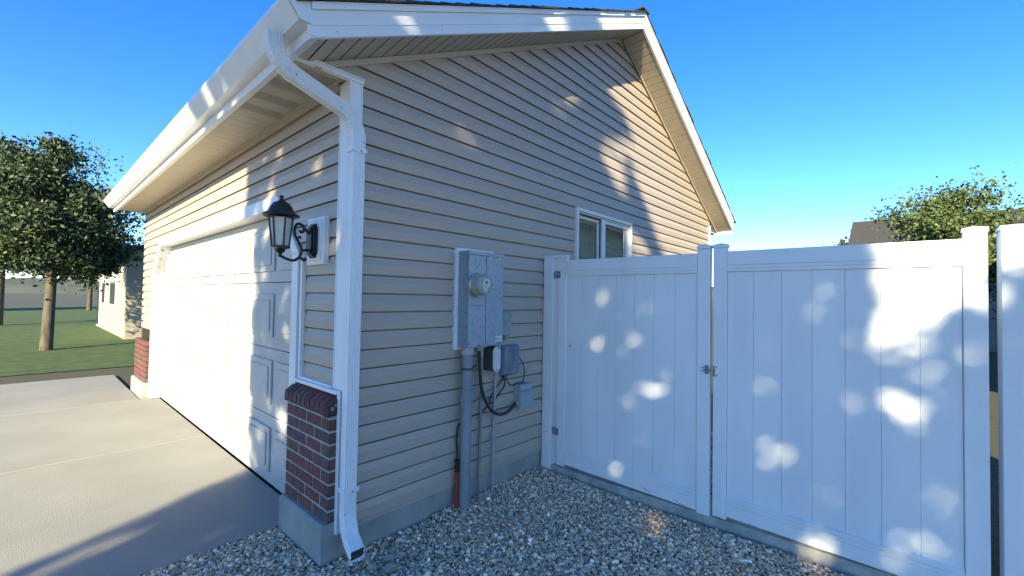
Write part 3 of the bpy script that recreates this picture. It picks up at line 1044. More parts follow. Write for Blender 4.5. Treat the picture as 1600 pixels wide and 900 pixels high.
# conduit body with oval cover
cb = empty('conduit_body', (2.42, -0.02, 0.95), 'dark grey conduit body with a pale oval cover under the panel', 'conduit body')
def stadium(cx, z0, z1, r, n=10):
    pts = []
    for k in range(n + 1):
        a = math.pi * k / n
        pts.append((cx + r * math.cos(a), z1 - r + r * math.sin(a)))
    for k in range(n + 1):
        a = math.pi + math.pi * k / n
        pts.append((cx + r * math.cos(a), z0 + r + r * math.sin(a)))
    return pts
b = MB()
b.prism(stadium(2.425, 0.952, 1.150, 0.042), 'y', -0.118, -0.0)
b.build('body', M_dkbox, cb, bevel=0.004)
b = MB()
b.prism(stadium(2.425, 0.954, 1.148, 0.0395), 'y', -0.128, -0.1183)
cv = b.build('cover', M_plate, cb, bevel=0.002)
b = MB()
b.prism(stadium(2.425, 0.990, 1.112, 0.018), 'y', -0.133, -0.1283)
b.build('raised_centre', M_plate, cv, bevel=0.002)
for z in (0.968, 1.134):
    b = MB()
    b.lathe([(0.006, 0), (0.005, 0.004)], (2.425, -0.128, z), (0, -1, 0), 10)
    b.build('screw', M_steel_dark, cv)
adopt(cb)

# ribbed enclosure
rb = empty('ribbed_enclosure', (2.67, -0.02, 0.88), 'square weathered grey enclosure with a ribbed cover low on the wall', 'enclosure')
b = MB()
b.box(2.566, 2.775, -0.022, 0.0, 0.878, 1.140)
b.build('base_plate', M_ribbox, rb, bevel=0.004)
b = MB()
b.hexa([(2.570, -0.0222, 0.892), (2.570, -0.0222, 1.138), (2.772, -0.0222, 1.138), (2.772, -0.0222, 0.892),
        (2.582, -0.068, 0.906), (2.582, -0.068, 1.126), (2.760, -0.068, 1.126), (2.760, -0.068, 0.906)])
b.build('cover', M_ribbox, rb, bevel=0.010, seg=3)
b = MB()
for k in range(7):
    x = 2.598 + k * 0.0235
    b.box(x, x + 0.010, -0.0735, -0.0682, 0.944, 1.104)
b.box(2.586, 2.756, -0.0735, -0.0682, 0.914, 0.936)
b.box(2.586, 2.756, -0.0735, -0.0682, 1.109, 1.122)
b.build('rib_face', M_ribbox, rb, bevel=0.003)
adopt(rb)

# disconnect / receptacle box
db = empty('disconnect_box', (2.82, -0.02, 0.60), 'blue grey outdoor receptacle box with a hinged cover near the fence post', 'receptacle box')
b = MB()
b.box(2.750, 2.885, -0.085, 0.0, 0.603, 0.775)
b.build('case', M_box, db, bevel=0.004)
b = MB()
b.hexa([(2.744, -0.098, 0.754), (2.891, -0.098, 0.754), (2.891, -0.0, 0.754), (2.744, -0.0, 0.754),
        (2.744, -0.092, 0.803), (2.891, -0.092, 0.803), (2.891, -0.0, 0.806), (2.744, -0.0, 0.806)])
b.build('hood', M_box, db, bevel=0.003)
b = MB()
b.hexa([(2.775, -0.118, 0.612), (2.889, -0.118, 0.612), (2.889, -0.0855, 0.608), (2.752, -0.0855, 0.608),
        (2.775, -0.118, 0.722), (2.889, -0.118, 0.722), (2.889, -0.0855, 0.752), (2.752, -0.0855, 0.752)])
b.build('lid', M_box, db, bevel=0.004)
b = MB()
b.lathe([(0.017, 0), (0.017, 0.010), (0.012, 0.014), (0.012, 0.022)], (2.750, -0.055, 0.650), (-1, 0, 0), 14)
b.build('cable_connector', M_steel, db, smooth=True)
for x in (2.765, 2.855):
    b = MB()
    b.box(x, x + .013, -0.012, -0.002, 0.8065, 0.816)
    b.build('mounting_ear', M_box, db)
adopt(db)

# big grey conduit
c1 = empty('service_conduit', (2.155, -0.082, 0), 'thick grey conduit rising from gravel to the underside of the panel', 'conduit')
b = MB()
b.tube([(2.152, -0.085, -0.06), (2.153, -0.085, 0.70)], 0.0400, 24)
b.tube([(2.153, -0.085, 0.70), (2.157, -0.086, 1.150)], 0.0385, 24)
b.build('pipe', M_pvc, c1, smooth=True)
b = MB()
b.lathe([(0.0395, -0.07), (0.0425, -0.068), (0.0425, 0.07), (0.0395, 0.072)], (2.1535, -0.0853, 0.79), (0, 0, 1), 24)
b.lathe([(0.0440, -0.006), (0.0440, 0.006)], (2.153, -0.085, 0.722), (0, 0, 1), 24)
b.build('coupling', M_pvc, c1, smooth=True)
b = MB()
b.lathe([(0.039, 1.105), (0.050, 1.108), (0.050, 1.128), (0.046, 1.130), (0.046, 1.159)], (2.157, -0.086, 0), (0, 0, 1), 24)
b.build('hub_fitting', M_pvc2, c1, smooth=True)
b = MB()
b.lathe([(0.0405, -0.009), (0.0425, -0.009), (0.0425, 0.009), (0.0405, 0.009)], (2.156, -0.0855, 1.003), (0, 0, 1), 24)
b.box(2.188, 2.222, -0.105, -0.088, 0.998, 1.022)
b.lathe([(0.006, 0), (0.006, 0.02)], (2.216, -0.097, 1.022), (0, -1, 0), 8)
b.build('ground_clamp', M_dkbox, c1)
adopt(c1)
c2 = empty('thin_conduit', (2.333, -0.045, 0), 'thin stained grey conduit left of the brighter one below the panel', 'conduit')
b = MB()
b.tube(bez([(2.330, -0.045, -0.05), (2.334, -0.045, 0.40), (2.338, -0.045, 0.70), (2.322, -0.06, 0.98), (2.312, -0.075, 1.158)], 5), 0.0115, 12)
b.build('pipe', M_pvc3, c2, smooth=True)
adopt(c2)
c3 = empty('thin_conduit', (2.48, -0.045, 0), 'thin pale grey conduit passing in front of the oval cover and ribbed enclosure', 'conduit')
b = MB()
b.tube(bez([(2.480, -0.045, -0.05), (2.482, -0.045, 0.43), (2.486, -0.045, 0.66), (2.492, -0.055, 0.95), (2.444, -0.132, 1.159)][:4] + [(2.4395, -0.1335, 1.165)], 5), 0.0115, 12)
b.build('pipe', M_pvc2, c3, smooth=True)
b = MB()
b.lathe([(0.0118, -0.025), (0.0150, -0.022), (0.0150, 0.022), (0.0118, 0.025)], (2.482, -0.045, 0.43), (0, 0, 1), 14)
b.build('coupling', M_pvc2, c3, smooth=True)
adopt(c3)

# flexible whip
fl = empty('flexible_conduit', (2.5, -0.08, 0.62), 'black flexible conduit sweeping from the panel down to the receptacle box', 'flexible conduit')
b = MB()
b.tube(bez([(2.268, -0.095, 1.120), (2.270, -0.095, 1.05), (2.278, -0.095, 0.96), (2.290, -0.095, 0.86), (2.325, -0.095, 0.765), (2.395, -0.095, 0.668), (2.490, -0.092, 0.612), (2.590, -0.085, 0.606), (2.670, -0.07, 0.630), (2.728, -0.055, 0.650)], 8), 0.0125, 12)
b.build('hose', M_rubber, fl, smooth=True)
b = MB()
b.lathe([(0.014, 1.159), (0.021, 1.156), (0.021, 1.142), (0.016, 1.140), (0.016, 1.125)], (2.268, -0.095, 0), (0, 0, 1), 12)
b.box(2.262, 2.274, -0.1225, -0.112, 1.085, 1.135)
b.build('fitting', M_pvc2, fl, smooth=True)
adopt(fl)

def cable(name, paths, r, m, label, cat):
    b = MB()
    for p in paths:
        b.tube(bez(p, 7), r, 7)
    o = b.build(name, m, smooth=True)
    tag(o, label, cat)
    return o
cable('black_cable', [[(2.597, -0.025, 0.890), (2.585, -0.035, 0.862), (2.527, -0.035, 0.813), (2.463, -0.03, 0.742), (2.448, -0.03, 0.695), (2.470, -0.032, 0.690), (2.530, -0.035, 0.735), (2.600, -0.035, 0.795), (2.618, -0.035, 0.840), (2.610, -0.025, 0.890)]],
      0.0055, M_rubber, 'looped black cable hanging below the ribbed enclosure', 'cable')
cable('black_cable', [[(2.195, -0.03, 0.610), (2.247, -0.027, 0.626), (2.347, -0.027, 0.633), (2.400, -0.027, 0.655), (2.445, -0.027, 0.688)]],
      0.0050, M_rubber, 'black cable crossing low on the siding behind the conduits', 'cable')
cable('black_cable', [[(2.776, -0.02, 1.06), (2.80, -0.04, 1.01), (2.838, -0.045, 0.955), (2.852, -0.045, 0.880), (2.835, -0.042, 0.815), (2.790, -0.04, 0.8075)]],
      0.0045, M_rubber, 'short black cable from the right of ribbed enclosure to receptacle box', 'cable')
cable('black_cable', [[(2.628, -0.04, 0.893), (2.630, -0.04, 0.860), (2.655, -0.04, 0.825), (2.708, -0.04, 0.798), (2.760, -0.04, 0.8085), (2.790, -0.035, 0.815)]],
      0.0045, M_rubber, 'black cable drooping from enclosure bottom onto the receptacle box hood', 'cable')
pts = [(2.200, -0.03, 0.748), (2.225, -0.035, 0.755), (2.240, -0.03, 0.738), (2.262, -0.03, 0.750), (2.285, -0.03, 0.730), (2.310, -0.03, 0.742), (2.337, -0.03, 0.752), (2.412, -0.03, 0.785), (2.490, -0.03, 0.803)]
cable('ground_wire', [pts], 0.0032, M_pvc3, 'thin kinked grey ground wire beside the thick conduit', 'wire')
# red tube
rd = empty('red_conduit', (2.106, -0.05, 0), 'short red plastic conduit with black top standing in gravel by the thick conduit', 'conduit')
b = MB()
b.tube([(2.098, -0.055, -0.05), (2.108, -0.05, 0.270)], 0.0125, 14)
b.build('pipe', M_red, rd, smooth=True)
b = MB()
b.lathe([(0.015, 0.262), (0.020, 0.266), (0.020, 0.305), (0.017, 0.307), (0.017, 0.330), (0.021, 0.332), (0.021, 0.350), (0.008, 0.356)], (2.110, -0.05, 0), (0, 0, 1), 14)
b.build('cap_fitting', M_black, rd, smooth=True)
b = MB()
b.tube(bez([(2.110, -0.05, 0.35), (2.113, -0.04, 0.42), (2.110, -0.035, 0.50), (2.125, -0.03, 0.58), (2.160, -0.03, 0.605)], 6), 0.0065, 8)
b.build('wire', M_rubber, rd, smooth=True)
adopt(rd)

# ------------------------------------------------------------------ fence and double gate (plane x = 3.14)
GX = 3.145
GZ0, GZ1 = 0.078, 1.861
def cap_pyramid(b, x0, x1, y0, y1, z):
    b.box(x0 - .003, x1 + .003, y0 - .003, y1 + .003, z, z + 0.022)
    cx, cy = (x0 + x1) / 2, (y0 + y1) / 2
    b.add([(x0 - .003, y0 - .003, z + .0221), (x1 + .003, y0 - .003, z + .0221), (x1 + .003, y1 + .003, z + .0221), (x0 - .003, y1 + .003, z + .0221), (cx, cy, z + 0.034)],
          [(0, 1, 4), (1, 2, 4), (2, 3, 4), (3, 0, 4)])
def fence_post(y0, y1, label, ztop=1.890, x0=None, x1=None, z0=-0.05):
    x0 = x0 if x0 is not None else GX - 0.012
    x1 = x1 if x1 is not None else GX + 0.115
    t = empty('fence_post', ((x0 + x1) / 2, (y0 + y1) / 2, 0), label, 'fence post')
    b = MB()
    b.box(x0, x1, y0, y1, z0, ztop)
    b.build('shaft', M_gate, t, bevel=0.005)
    b = MB()
    cap_pyramid(b, x0, x1, y0, y1, ztop)
    b.build('cap', M_gate, t, bevel=0.0015)
    return t
fp = fence_post(-0.125, 0.0 - 0.004 - 0.016, 'square white vinyl post between the siding and the hinged gate leaf', 1.888)
for z in (0.335, 0.378, 1.715, 1.758):
    for y in (-0.048, -0.072):
        b = MB()
        b.lathe([(0.0030, 0), (0.0025, 0.001)], (GX - 0.012, y, z), (-1, 0, 0), 8)
        b.build('screw_hole', M_dark, fp)
    b = MB()
    b.lathe([(0.0025, 0), (0.0025, 0.001)], (GX + 0.03, -0.125, z), (0, -1, 0), 8)
    b.build('screw_hole', M_dark, fp)
adopt(fp)

def gate_leaf(yL, yR, label, latch_side, ztop_l, name='gate', scuffs=False, xx=GX):
    """leaf between yL (nearer the wall, larger y) and yR"""
    t = empty(name, (xx, (yL + yR) / 2, 0.08), label, 'gate')
    sw = 0.088
    th = 0.045
    for (ya, yb, z0) in ((yL, yL - sw, GZ0 - 0.012), (yR + sw, yR, GZ0 - 0.028)):
        b = MB()
        b.box(xx, xx + th, yb, ya, z0, 1.888)
        s = b.build('stile', M_gate, t, bevel=0.006)
        b = MB()
        cap_pyramid(b, xx, xx + th, yb, ya, 1.888)
        b.build('stile_cap', M_gate, t, bevel=0.0015)
    ia, ib = yL - sw - 0.0005, yR + sw + 0.0005
    dz = -0.024
    def rail(h0, h1, slope, nm, grooves):
        b = MB()
        prof = [(0.0, h0), (0.0, h1)]
        zz0 = h0
        b.hexa([(xx + .004, ib, h0 + slope), (xx + .004, ia, h0), (xx + .040, ia, h0), (xx + .040, ib, h0 + slope),
                (xx + .004, ib, h1 + slope), (xx + .004, ia, h1), (xx + .040, ia, h1), (xx + .040, ib, h1 + slope)])
        for (g0, g1, d) in grooves:
            b.hexa([(xx - d, ib, g0 + slope), (xx - d, ia, g0), (xx + .0038, ia, g0), (xx + .0038, ib, g0 + slope),
                    (xx - d, ib, g1 + slope), (xx - d, ia, g1), (xx + .0038, ia, g1), (xx + .0038, ib, g1 + slope)])
        return b.build(nm, M_gate, t, bevel=0.002)
    rail(1.722, 1.862, -0.004, 'rail', [(1.768, 1.858, 0.001), (1.745, 1.7635, -0.0005), (1.724, 1.741, 0.0015)])
    rail(GZ0 + .010, 0.226, dz, 'rail', [(GZ0 + .014, 0.172, 0.001), (0.1755, 0.196, -0.0005), (0.200, 0.224, 0.002)])
    # tongue and groove boards
    n = 7
    w = (ia - ib) / n
    bd = MB()
    for k in range(n):
        y1, y0 = ia - k * w, ia - (k + 1) * w
        g = 0.0022
        for (a, c, off) in ((y0 + g, y1 - g, 0),):
            bd.add([(xx + .012, a, 0.19), (xx + .012, c, 0.19), (xx + .012, c, 1.73), (xx + .012, a, 1.73)], [(0, 1, 2, 3)])
            bd.add([(xx + .026, a, 0.19), (xx + .026, c, 0.19), (xx + .026, c, 1.73), (xx + .026, a, 1.73)], [(3, 2, 1, 0)])
            # V joint flanks
            bd.add([(xx + .012, c, .19), (xx + .0165, c + g, .19), (xx + .0165, c + g, 1.73), (xx + .012, c, 1.73)], [(0, 1, 2, 3)])
            bd.add([(xx + .0165, a - g, .19), (xx + .012, a, .19), (xx + .012, a, 1.73), (xx + .0165, a - g, 1.73)], [(0, 1, 2, 3)])
    bd.add([(xx + .019, ib, .19), (xx + .019, ia, .19), (xx + .019, ia, 1.73), (xx + .019, ib, 1.73)], [(0, 1, 2, 3)])
    bd.build('board_panel', M_gate, t)
    return t
gate = gate_leaf(-0.172, -1.459, 'closed white vinyl gate leaf hinged beside the house with scuffed bottom rail', 1, 1.89)
# hinges
for z in (0.355, 1.737):
    b = MB()
    b.box(GX - 0.003, GX - 0.0002, -0.199, -0.174, z - 0.030, z + 0.030)
    b.box(GX + 0.000, GX + 0.006, -0.172, -0.1255, z - 0.032, z + 0.032)
    b.tube([(GX - 0.004, -0.162, z - 0.036), (GX - 0.004, -0.162, z + 0.036)], 0.0055, 8)
    h = b.build('hinge', M_hinge, gate)
    for dz_ in (-.02, .02):
        for yh in (-0.190, -0.170):
            b = MB()
            b.lathe([(0.0055, 0), (0.004, 0.003)], (GX - 0.003, yh, z + dz_), (-1, 0, 0), 8)
            b.build('hinge_screw', M_dark, h)
# pull tab hole in the stile side, scuffs at the bottom rail, latch
b = MB()
b.lathe([(0.013, 0), (0.013, 0.001)], (GX + 0.012, -0.300, 1.115), (-1, 0, 0), 14)
b.prism([(-0.297, 1.128), (-0.289, 1.128), (-0.292, 1.150)], 'x', GX + .0108, GX + .0115)
b.build('finger_hole', mat('old_plug', (0.42, 0.44, 0.47), 0.5), gate)
rs = random.Random(2)
for (yc, zc, n) in ((-0.965, 0.108, 6), (-1.205, 0.092, 7)):
    b = MB()
    for k in range(n):
        y0 = yc - k * 0.013 + rs.uniform(-.003, .003)
        z0 = zc - k * 0.0035 + 0.005 + rs.uniform(-.003, .004)
        L = rs.uniform(0.018, 0.034)
        b.add([(GX - 0.0024, y0, z0), (GX - 0.0024, y0 - 0.0032, z0 + .001), (GX - 0.0024, y0 - L, z0 - L * 0.42)], [(0, 1, 2)])
    b.build('scuff_mark', M_dark, gate)
b = MB()
b.box(GX - 0.016, GX - 0.0005, -1.452, -1.430, 1.022, 1.078)
b.tube([(GX - 0.012, -1.420, 1.045), (GX - 0.018, -1.445, 1.052), (GX - 0.018, -1.478, 1.048)], 0.005, 8)
b.tube([(GX - 0.014, -1.440, 1.085), (GX - 0.020, -1.452, 1.060), (GX - 0.014, -1.446, 1.030)], 0.0045, 8)
b.build('latch', M_steel_dark, gate, bevel=0.002)
b = MB()
for (y, z, r) in ((-1.412, 1.060, 0.006), (-1.412, 1.035, 0.005), (-1.392, 1.062, 0.003), (-1.392, 1.036, 0.003)):
    b.lathe([(r, 0), (r * .8, 0.002)], (GX, y, z), (-1, 0, 0), 10)
b.build('latch_screw', M_steel_dark, gate)
adopt(gate)
gate2 = gate_leaf(-1.478, -2.76, 'second white vinyl gate leaf standing right of the latch', -1, 1.89)
b = MB()
b.box(GX - 0.006, GX - 0.0004, -1.492, -1.480, 1.010, 1.080)
for z in (1.075, 1.018):
    b.lathe([(0.006, 0), (0.005, 0.002)], (GX, -1.502, z), (-1, 0, 0), 10)
b.build('latch_striker', M_steel_dark, gate2)
adopt(gate2)
adopt(fence_post(-2.925, -2.80, 'white vinyl post at the far edge of the second gate leaf', 1.888))
def fence_panel(x0, x1, y0, y1, label, z=1.80):
    t = empty('vinyl_fence', ((x0 + x1) / 2, (y0 + y1) / 2, 0.05), label, 'fence', 'white vinyl fence panels')
    alongy = abs(y1 - y0) > abs(x1 - x0)
    for (a, c) in ((0.05, 0.19), (z - 0.06, z + 0.08)):
        b = MB()
        if alongy: b.box(x0, x0 + .04, y0, y1, a, c)
        else: b.box(x0, x1, y0, y0 + .04, a, c)
        b.build('rail', M_gate, t, bevel=0.004)
    b = MB()
    L = abs(y1 - y0) if alongy else abs(x1 - x0)
    n = max(2, int(L / 0.16))
    for k in range(n):
        a, c = L * k / n + .0015, L * (k + 1) / n - .0015
        if alongy: b.box(x0 + .010, x0 + .028, min(y0, y1) + a, min(y0, y1) + c, 0.19, z - .06)
        else: b.box(min(x0, x1) + a, min(x0, x1) + c, y0 + .010, y0 + .028, 0.19, z - .06)
    b.build('board_panel', M_gate, t, bevel=0.001)
    adopt(t)
fence_panel(GX, GX + .04, -4.72, -2.93, 'white vinyl fence panel right beside the second gate leaf')
adopt(fence_post(-4.85, -4.725, 'white vinyl post between two fence panels', 1.888))

# kerb under the gate
kb = MB()
kn = 16
rk = random.Random(4)
def ky(i): return 0.0 - i * 0.31
for i in range(kn):
    y1, y0 = ky(i), ky(i + 1)
    def ht(y): return 0.066 + 0.022 * min(1, max(0, (-y) / 1.6)) * 0.2 - 0.006
    f1 = 3.128 + 0.018 * (-y1) * 0.5
    f0 = 3.128 + 0.018 * (-y0) * 0.5
    kb.hexa([(f0, y0, -0.1), (f1, y1, -0.1), (3.36, y1, -0.1), (3.36, y0, -0.1),
             (f0 + .010, y0, ht(y0) - .006), (f1 + .010, y1, ht(y1) - .006), (3.36, y1, ht(y1)), (3.36, y0, ht(y0))])
kerb = kb.build('concrete_kerb', M_kerb)
tag(kerb, kind='structure')

# ------------------------------------------------------------------ gravel
def icosphere(sub):
    import bmesh
    bm = bmesh.new()
    bmesh.ops.create_icosphere(bm, subdivisions=sub, radius=1.0)
    v = np.array([x.co[:] for x in bm.verts])
    f = np.array([[a.index for a in p.verts] for p in bm.faces])
    bm.free()
    return v, f
PAL = np.array([(0.34, 0.33, 0.31), (0.27, 0.265, 0.26), (0.46, 0.45, 0.43), (0.20, 0.205, 0.215), (0.30, 0.25, 0.20), (0.37, 0.32, 0.26),
                (0.14, 0.14, 0.145), (0.24, 0.19, 0.16), (0.56, 0.55, 0.53), (0.26, 0.28, 0.31), (0.33, 0.30, 0.27), (0.22, 0.15, 0.12), (0.40, 0.40, 0.41)])
PW = np.array([14, 13, 5, 9, 12, 11, 6, 9, 0.8, 8, 13, 5, 5], float)
PW /= PW.sum()
def stones(name, pos, size, sub, variants=24, label=None, parent=None, col_scale=1.0, flat=(0.45, 0.8), rng=RNG):
    V, F = icosphere(sub)
    vars_ = []
    for k in range(variants):
        d = V.copy()
        # chop with random planes for broken faces, and knead
        for _ in range(9):
            nrm = rng.normal(size=3)
            nrm /= np.linalg.norm(nrm)
            h = rng.uniform(0.55, 0.85)
            s = d @ nrm
            over = s > h
            d[over] -= np.outer(s[over] - h, nrm)
        d *= np.array([1.0, rng.uniform(0.6, 0.9), rng.uniform(*flat)])
        vars_.append(d)
    vars_ = np.array(vars_)
    n = len(pos)
    idx = rng.integers(0, variants, n)
    base = vars_[idx] * size[:, None, None]
    yw = rng.uniform(0, 2 * np.pi, n)
    tl = rng.normal(0, 0.35, n)
    t2 = rng.normal(0, 0.35, n)
    def rotm(ax, a):
        R = np.zeros((n, 3, 3))
        c, s = np.cos(a), np.sin(a)
        i, j = [(1, 2), (2, 0), (0, 1)][ax]
        R[:, ax, ax] = 1
        R[:, i, i] = c; R[:, j, j] = c; R[:, i, j] = -s; R[:, j, i] = s
        return R
    Rm = rotm(2, yw) @ rotm(0, tl) @ rotm(1, t2)
    W = np.einsum('nij,nvj->nvi', Rm, base) + pos[:, None, :]
    nv, nf = V.shape[0], F.shape[0]
    allv = W.reshape(-1, 3)
    allf = (F[None] + (np.arange(n) * nv)[:, None, None]).reshape(-1, 3)
    me = bpy.data.meshes.new(name)
    me.vertices.add(len(allv))
    me.vertices.foreach_set('co', allv.ravel().astype(np.float32))
    me.loops.add(allf.size)
    me.loops.foreach_set('vertex_index', allf.ravel().astype(np.int32))
    me.polygons.add(len(allf))
    me.polygons.foreach_set('loop_start', (np.arange(len(allf)) * 3).astype(np.int32))
    c = PAL[rng.choice(len(PAL), n, p=PW)] * rng.uniform(0.65, 1.3, (n, 1)) * col_scale * np.array([2.50, 1.98, 1.52])
    vc = np.ones((n, nv, 4))
    vc[:, :, :3] = c[:, None, :]
    me.update(calc_edges=True)
    at = me.color_attributes.new('col', 'FLOAT_COLOR', 'POINT')
    at.data.foreach_set('color', vc.reshape(-1).astype(np.float32))
    me.materials.append(M_stone)
    me.validate()
    o = bpy.data.objects.new(name, me)
    col.objects.link(o)
    return o

def scatter(x0, x1, y0, y1, sp, test=None, rng=RNG):
    nx, ny = int((x1 - x0) / sp), int((y1 - y0) / sp)
    gx, gy = np.meshgrid(np.arange(nx), np.arange(ny))
    p = np.stack([x0 + (gx.ravel() + rng.uniform(0, 1, nx * ny)) * sp, y0 + (gy.ravel() + rng.uniform(0, 1, nx * ny)) * sp], 1)
    if test is not None:
        p = p[test(p)]
    return p
def gz(p):
    # gravel surface, banked up a little towards the wall foot
    h = 0.018 * np.exp(-np.abs(p[:, 1]) / 0.25) * (p[:, 0] > 1.9)
    h = h + 0.006 * np.sin(p[:, 0] * 5.1 + 1) * np.sin(p[:, 1] * 4.3)
    return h
def yard(p):
    x, y = p[:, 0], p[:, 1]
    ok = (x < 3.12) & (((y < -0.01)) | ((x < 1.135) & (y < 0.63))) 
    # stay inside what a viewer near the photo position can see
    return ok
pts_, sz_ = [], []
near = scatter(-0.6, 3.13, -3.0, 0.82, 0.0205, yard)
lay = scatter(-0.6, 3.13, -3.0, 0.82, 0.020, yard)
far1 = scatter(-3.2, -0.6, -3.0, 0.82, 0.034, yard)
far2 = scatter(0.2, 3.13, -5.0, -3.0, 0.030, yard)
def mk(p, lo, hi, z0):
    s = RNG.uniform(lo, hi, len(p)) * (1 + 0.5 * (RNG.uniform(0, 1, len(p)) > 0.93))
    return np.column_stack([p, gz(p) + z0 + RNG.uniform(-.004, .006, len(p))]), s
P1, S1 = mk(near, 0.0095, 0.0205, -0.007)
P2, S2 = mk(lay, 0.011, 0.017, -0.014)
P3, S3 = mk(far1, 0.015, 0.026, -0.012)
P4, S4 = mk(far2, 0.015, 0.024, -0.012)
gr = stones('gravel', np.vstack([P1, P2, P3, P4]), np.concatenate([S1, S2, S3, S4]), 1)
tag(gr, 'mixed grey and tan gravel covering the ground by the house', 'gravel', kind='stuff')
# gravel beyond the gate, seen through the gap
bp_ = scatter(3.37, 5.4, -2.6, -0.01, 0.032)
P5, S5 = mk(bp_, 0.014, 0.022, -0.012)
P5[:, 2] += 0.02
g2 = stones('gravel_behind_gate', P5, S5, 1, col_scale=0.85)
g2.name = 'gravel'
tag(g2, 'gravel strip seen through the gap of the gate', 'gravel', kind='stuff')
# cobbles around the foot of the downspout: each one countable
cob = [(1.40, -0.32, 0.046, 0.30, (0.30, 0.27, 0.23)), (1.27, -0.36, 0.040, 1.1, (0.25, 0.22, 0.19)), (1.325, -0.235, 0.032, 2.0, (0.34, 0.29, 0.22)), (1.44, -0.235, 0.032, 2.6, (0.33, 0.30, 0.26)),
       (1.16, -0.30, 0.036, 0.6, (0.24, 0.24, 0.24)), (1.50, -0.175, 0.030, 0.2, (0.30, 0.28, 0.25)), (1.105, -0.19, 0.028, 1.4, (0.22, 0.20, 0.19)), (1.215, -0.445, 0.034, 2.2, (0.28, 0.27, 0.25)),
       (1.335, -0.47, 0.040, 0.9, (0.33, 0.32, 0.30)), (1.02, -0.36, 0.033, 1.9, (0.26, 0.23, 0.20)), (1.56, -0.30, 0.028, 2.8, (0.31, 0.28, 0.24)), (1.12, -0.52, 0.034, 0.1, (0.24, 0.23, 0.22))]
CLAB = ['largest flat grey cobble in front of the spout outlet', 'brown cobble just left of the largest flat one', 'tan cobble directly below the downspout opening', 'buff cobble right of the spout opening',
        'grey cobble near the foundation corner', 'small buff cobble behind the others along the foundation', 'small dark cobble against the foundation corner', 'mid grey cobble at the lower picture edge below the corner',
        'pale cobble nearest the camera below the spout', 'brownish cobble left of the foundation corner', 'tan cobble farthest right of the cobble patch', 'dull grey cobble lying nearest the camera at the left']
Vc, Fc = icosphere(3)
for k, (x, y, s, a, c) in enumerate(cob):
    r = np.random.default_rng(100 + k)
    d = Vc.copy()
    for _ in range(8):
        nn = r.normal(size=3); nn /= np.linalg.norm(nn)
        h = r.uniform(0.55, 0.85)
        q = d @ nn
        d[q > h] -= np.outer(q[q > h] - h, nn) * 0.85
    d *= np.array([1.15, 0.85, 0.60]) * s
    b = MB()
    b.add([tuple(v) for v in d], [tuple(f) for f in Fc.tolist()], tuple(c))
    o = b.build('cobble', M_stone)
    o.location = (x, y, 0.010 + s * 0.15)
    o.rotation_euler = (r.uniform(-.2, .2), r.uniform(-.2, .2), a)
    tag(o, CLAB[k], 'cobble', 'cobbles below the downspout')

# ------------------------------------------------------------------ foliage
def leaves(name, pts, size, m, parent=None, rng=RNG):
    n = len(pts)
    a = rng.normal(size=(n, 3)); a /= np.linalg.norm(a, axis=1)[:, None]
    b_ = rng.normal(size=(n, 3)); b_ -= a * (a * b_).sum(1)[:, None]; b_ /= np.linalg.norm(b_, axis=1)[:, None]
    s = rng.uniform(0.55, 1.4, n)[:, None] * size
    a, b_ = a * s, b_ * s * 0.55
    q = np.stack([pts - a, pts - a * 0.2 + b_, pts + a, pts - a * 0.2 - b_], 1)
    me = bpy.data.meshes.new(name)
    me.vertices.add(n * 4)
    me.vertices.foreach_set('co', q.reshape(-1).astype(np.float32))
    me.loops.add(n * 4)
    me.loops.foreach_set('vertex_index', np.arange(n * 4, dtype=np.int32))
    me.polygons.add(n)
    me.polygons.foreach_set('loop_start', (np.arange(n) * 4).astype(np.int32))
    me.update(calc_edges=True)
    me.materials.append(m)
    o = bpy.data.objects.new(name, me)
    col.objects.link(o)
    if parent is not None: o.parent = parent
    return o

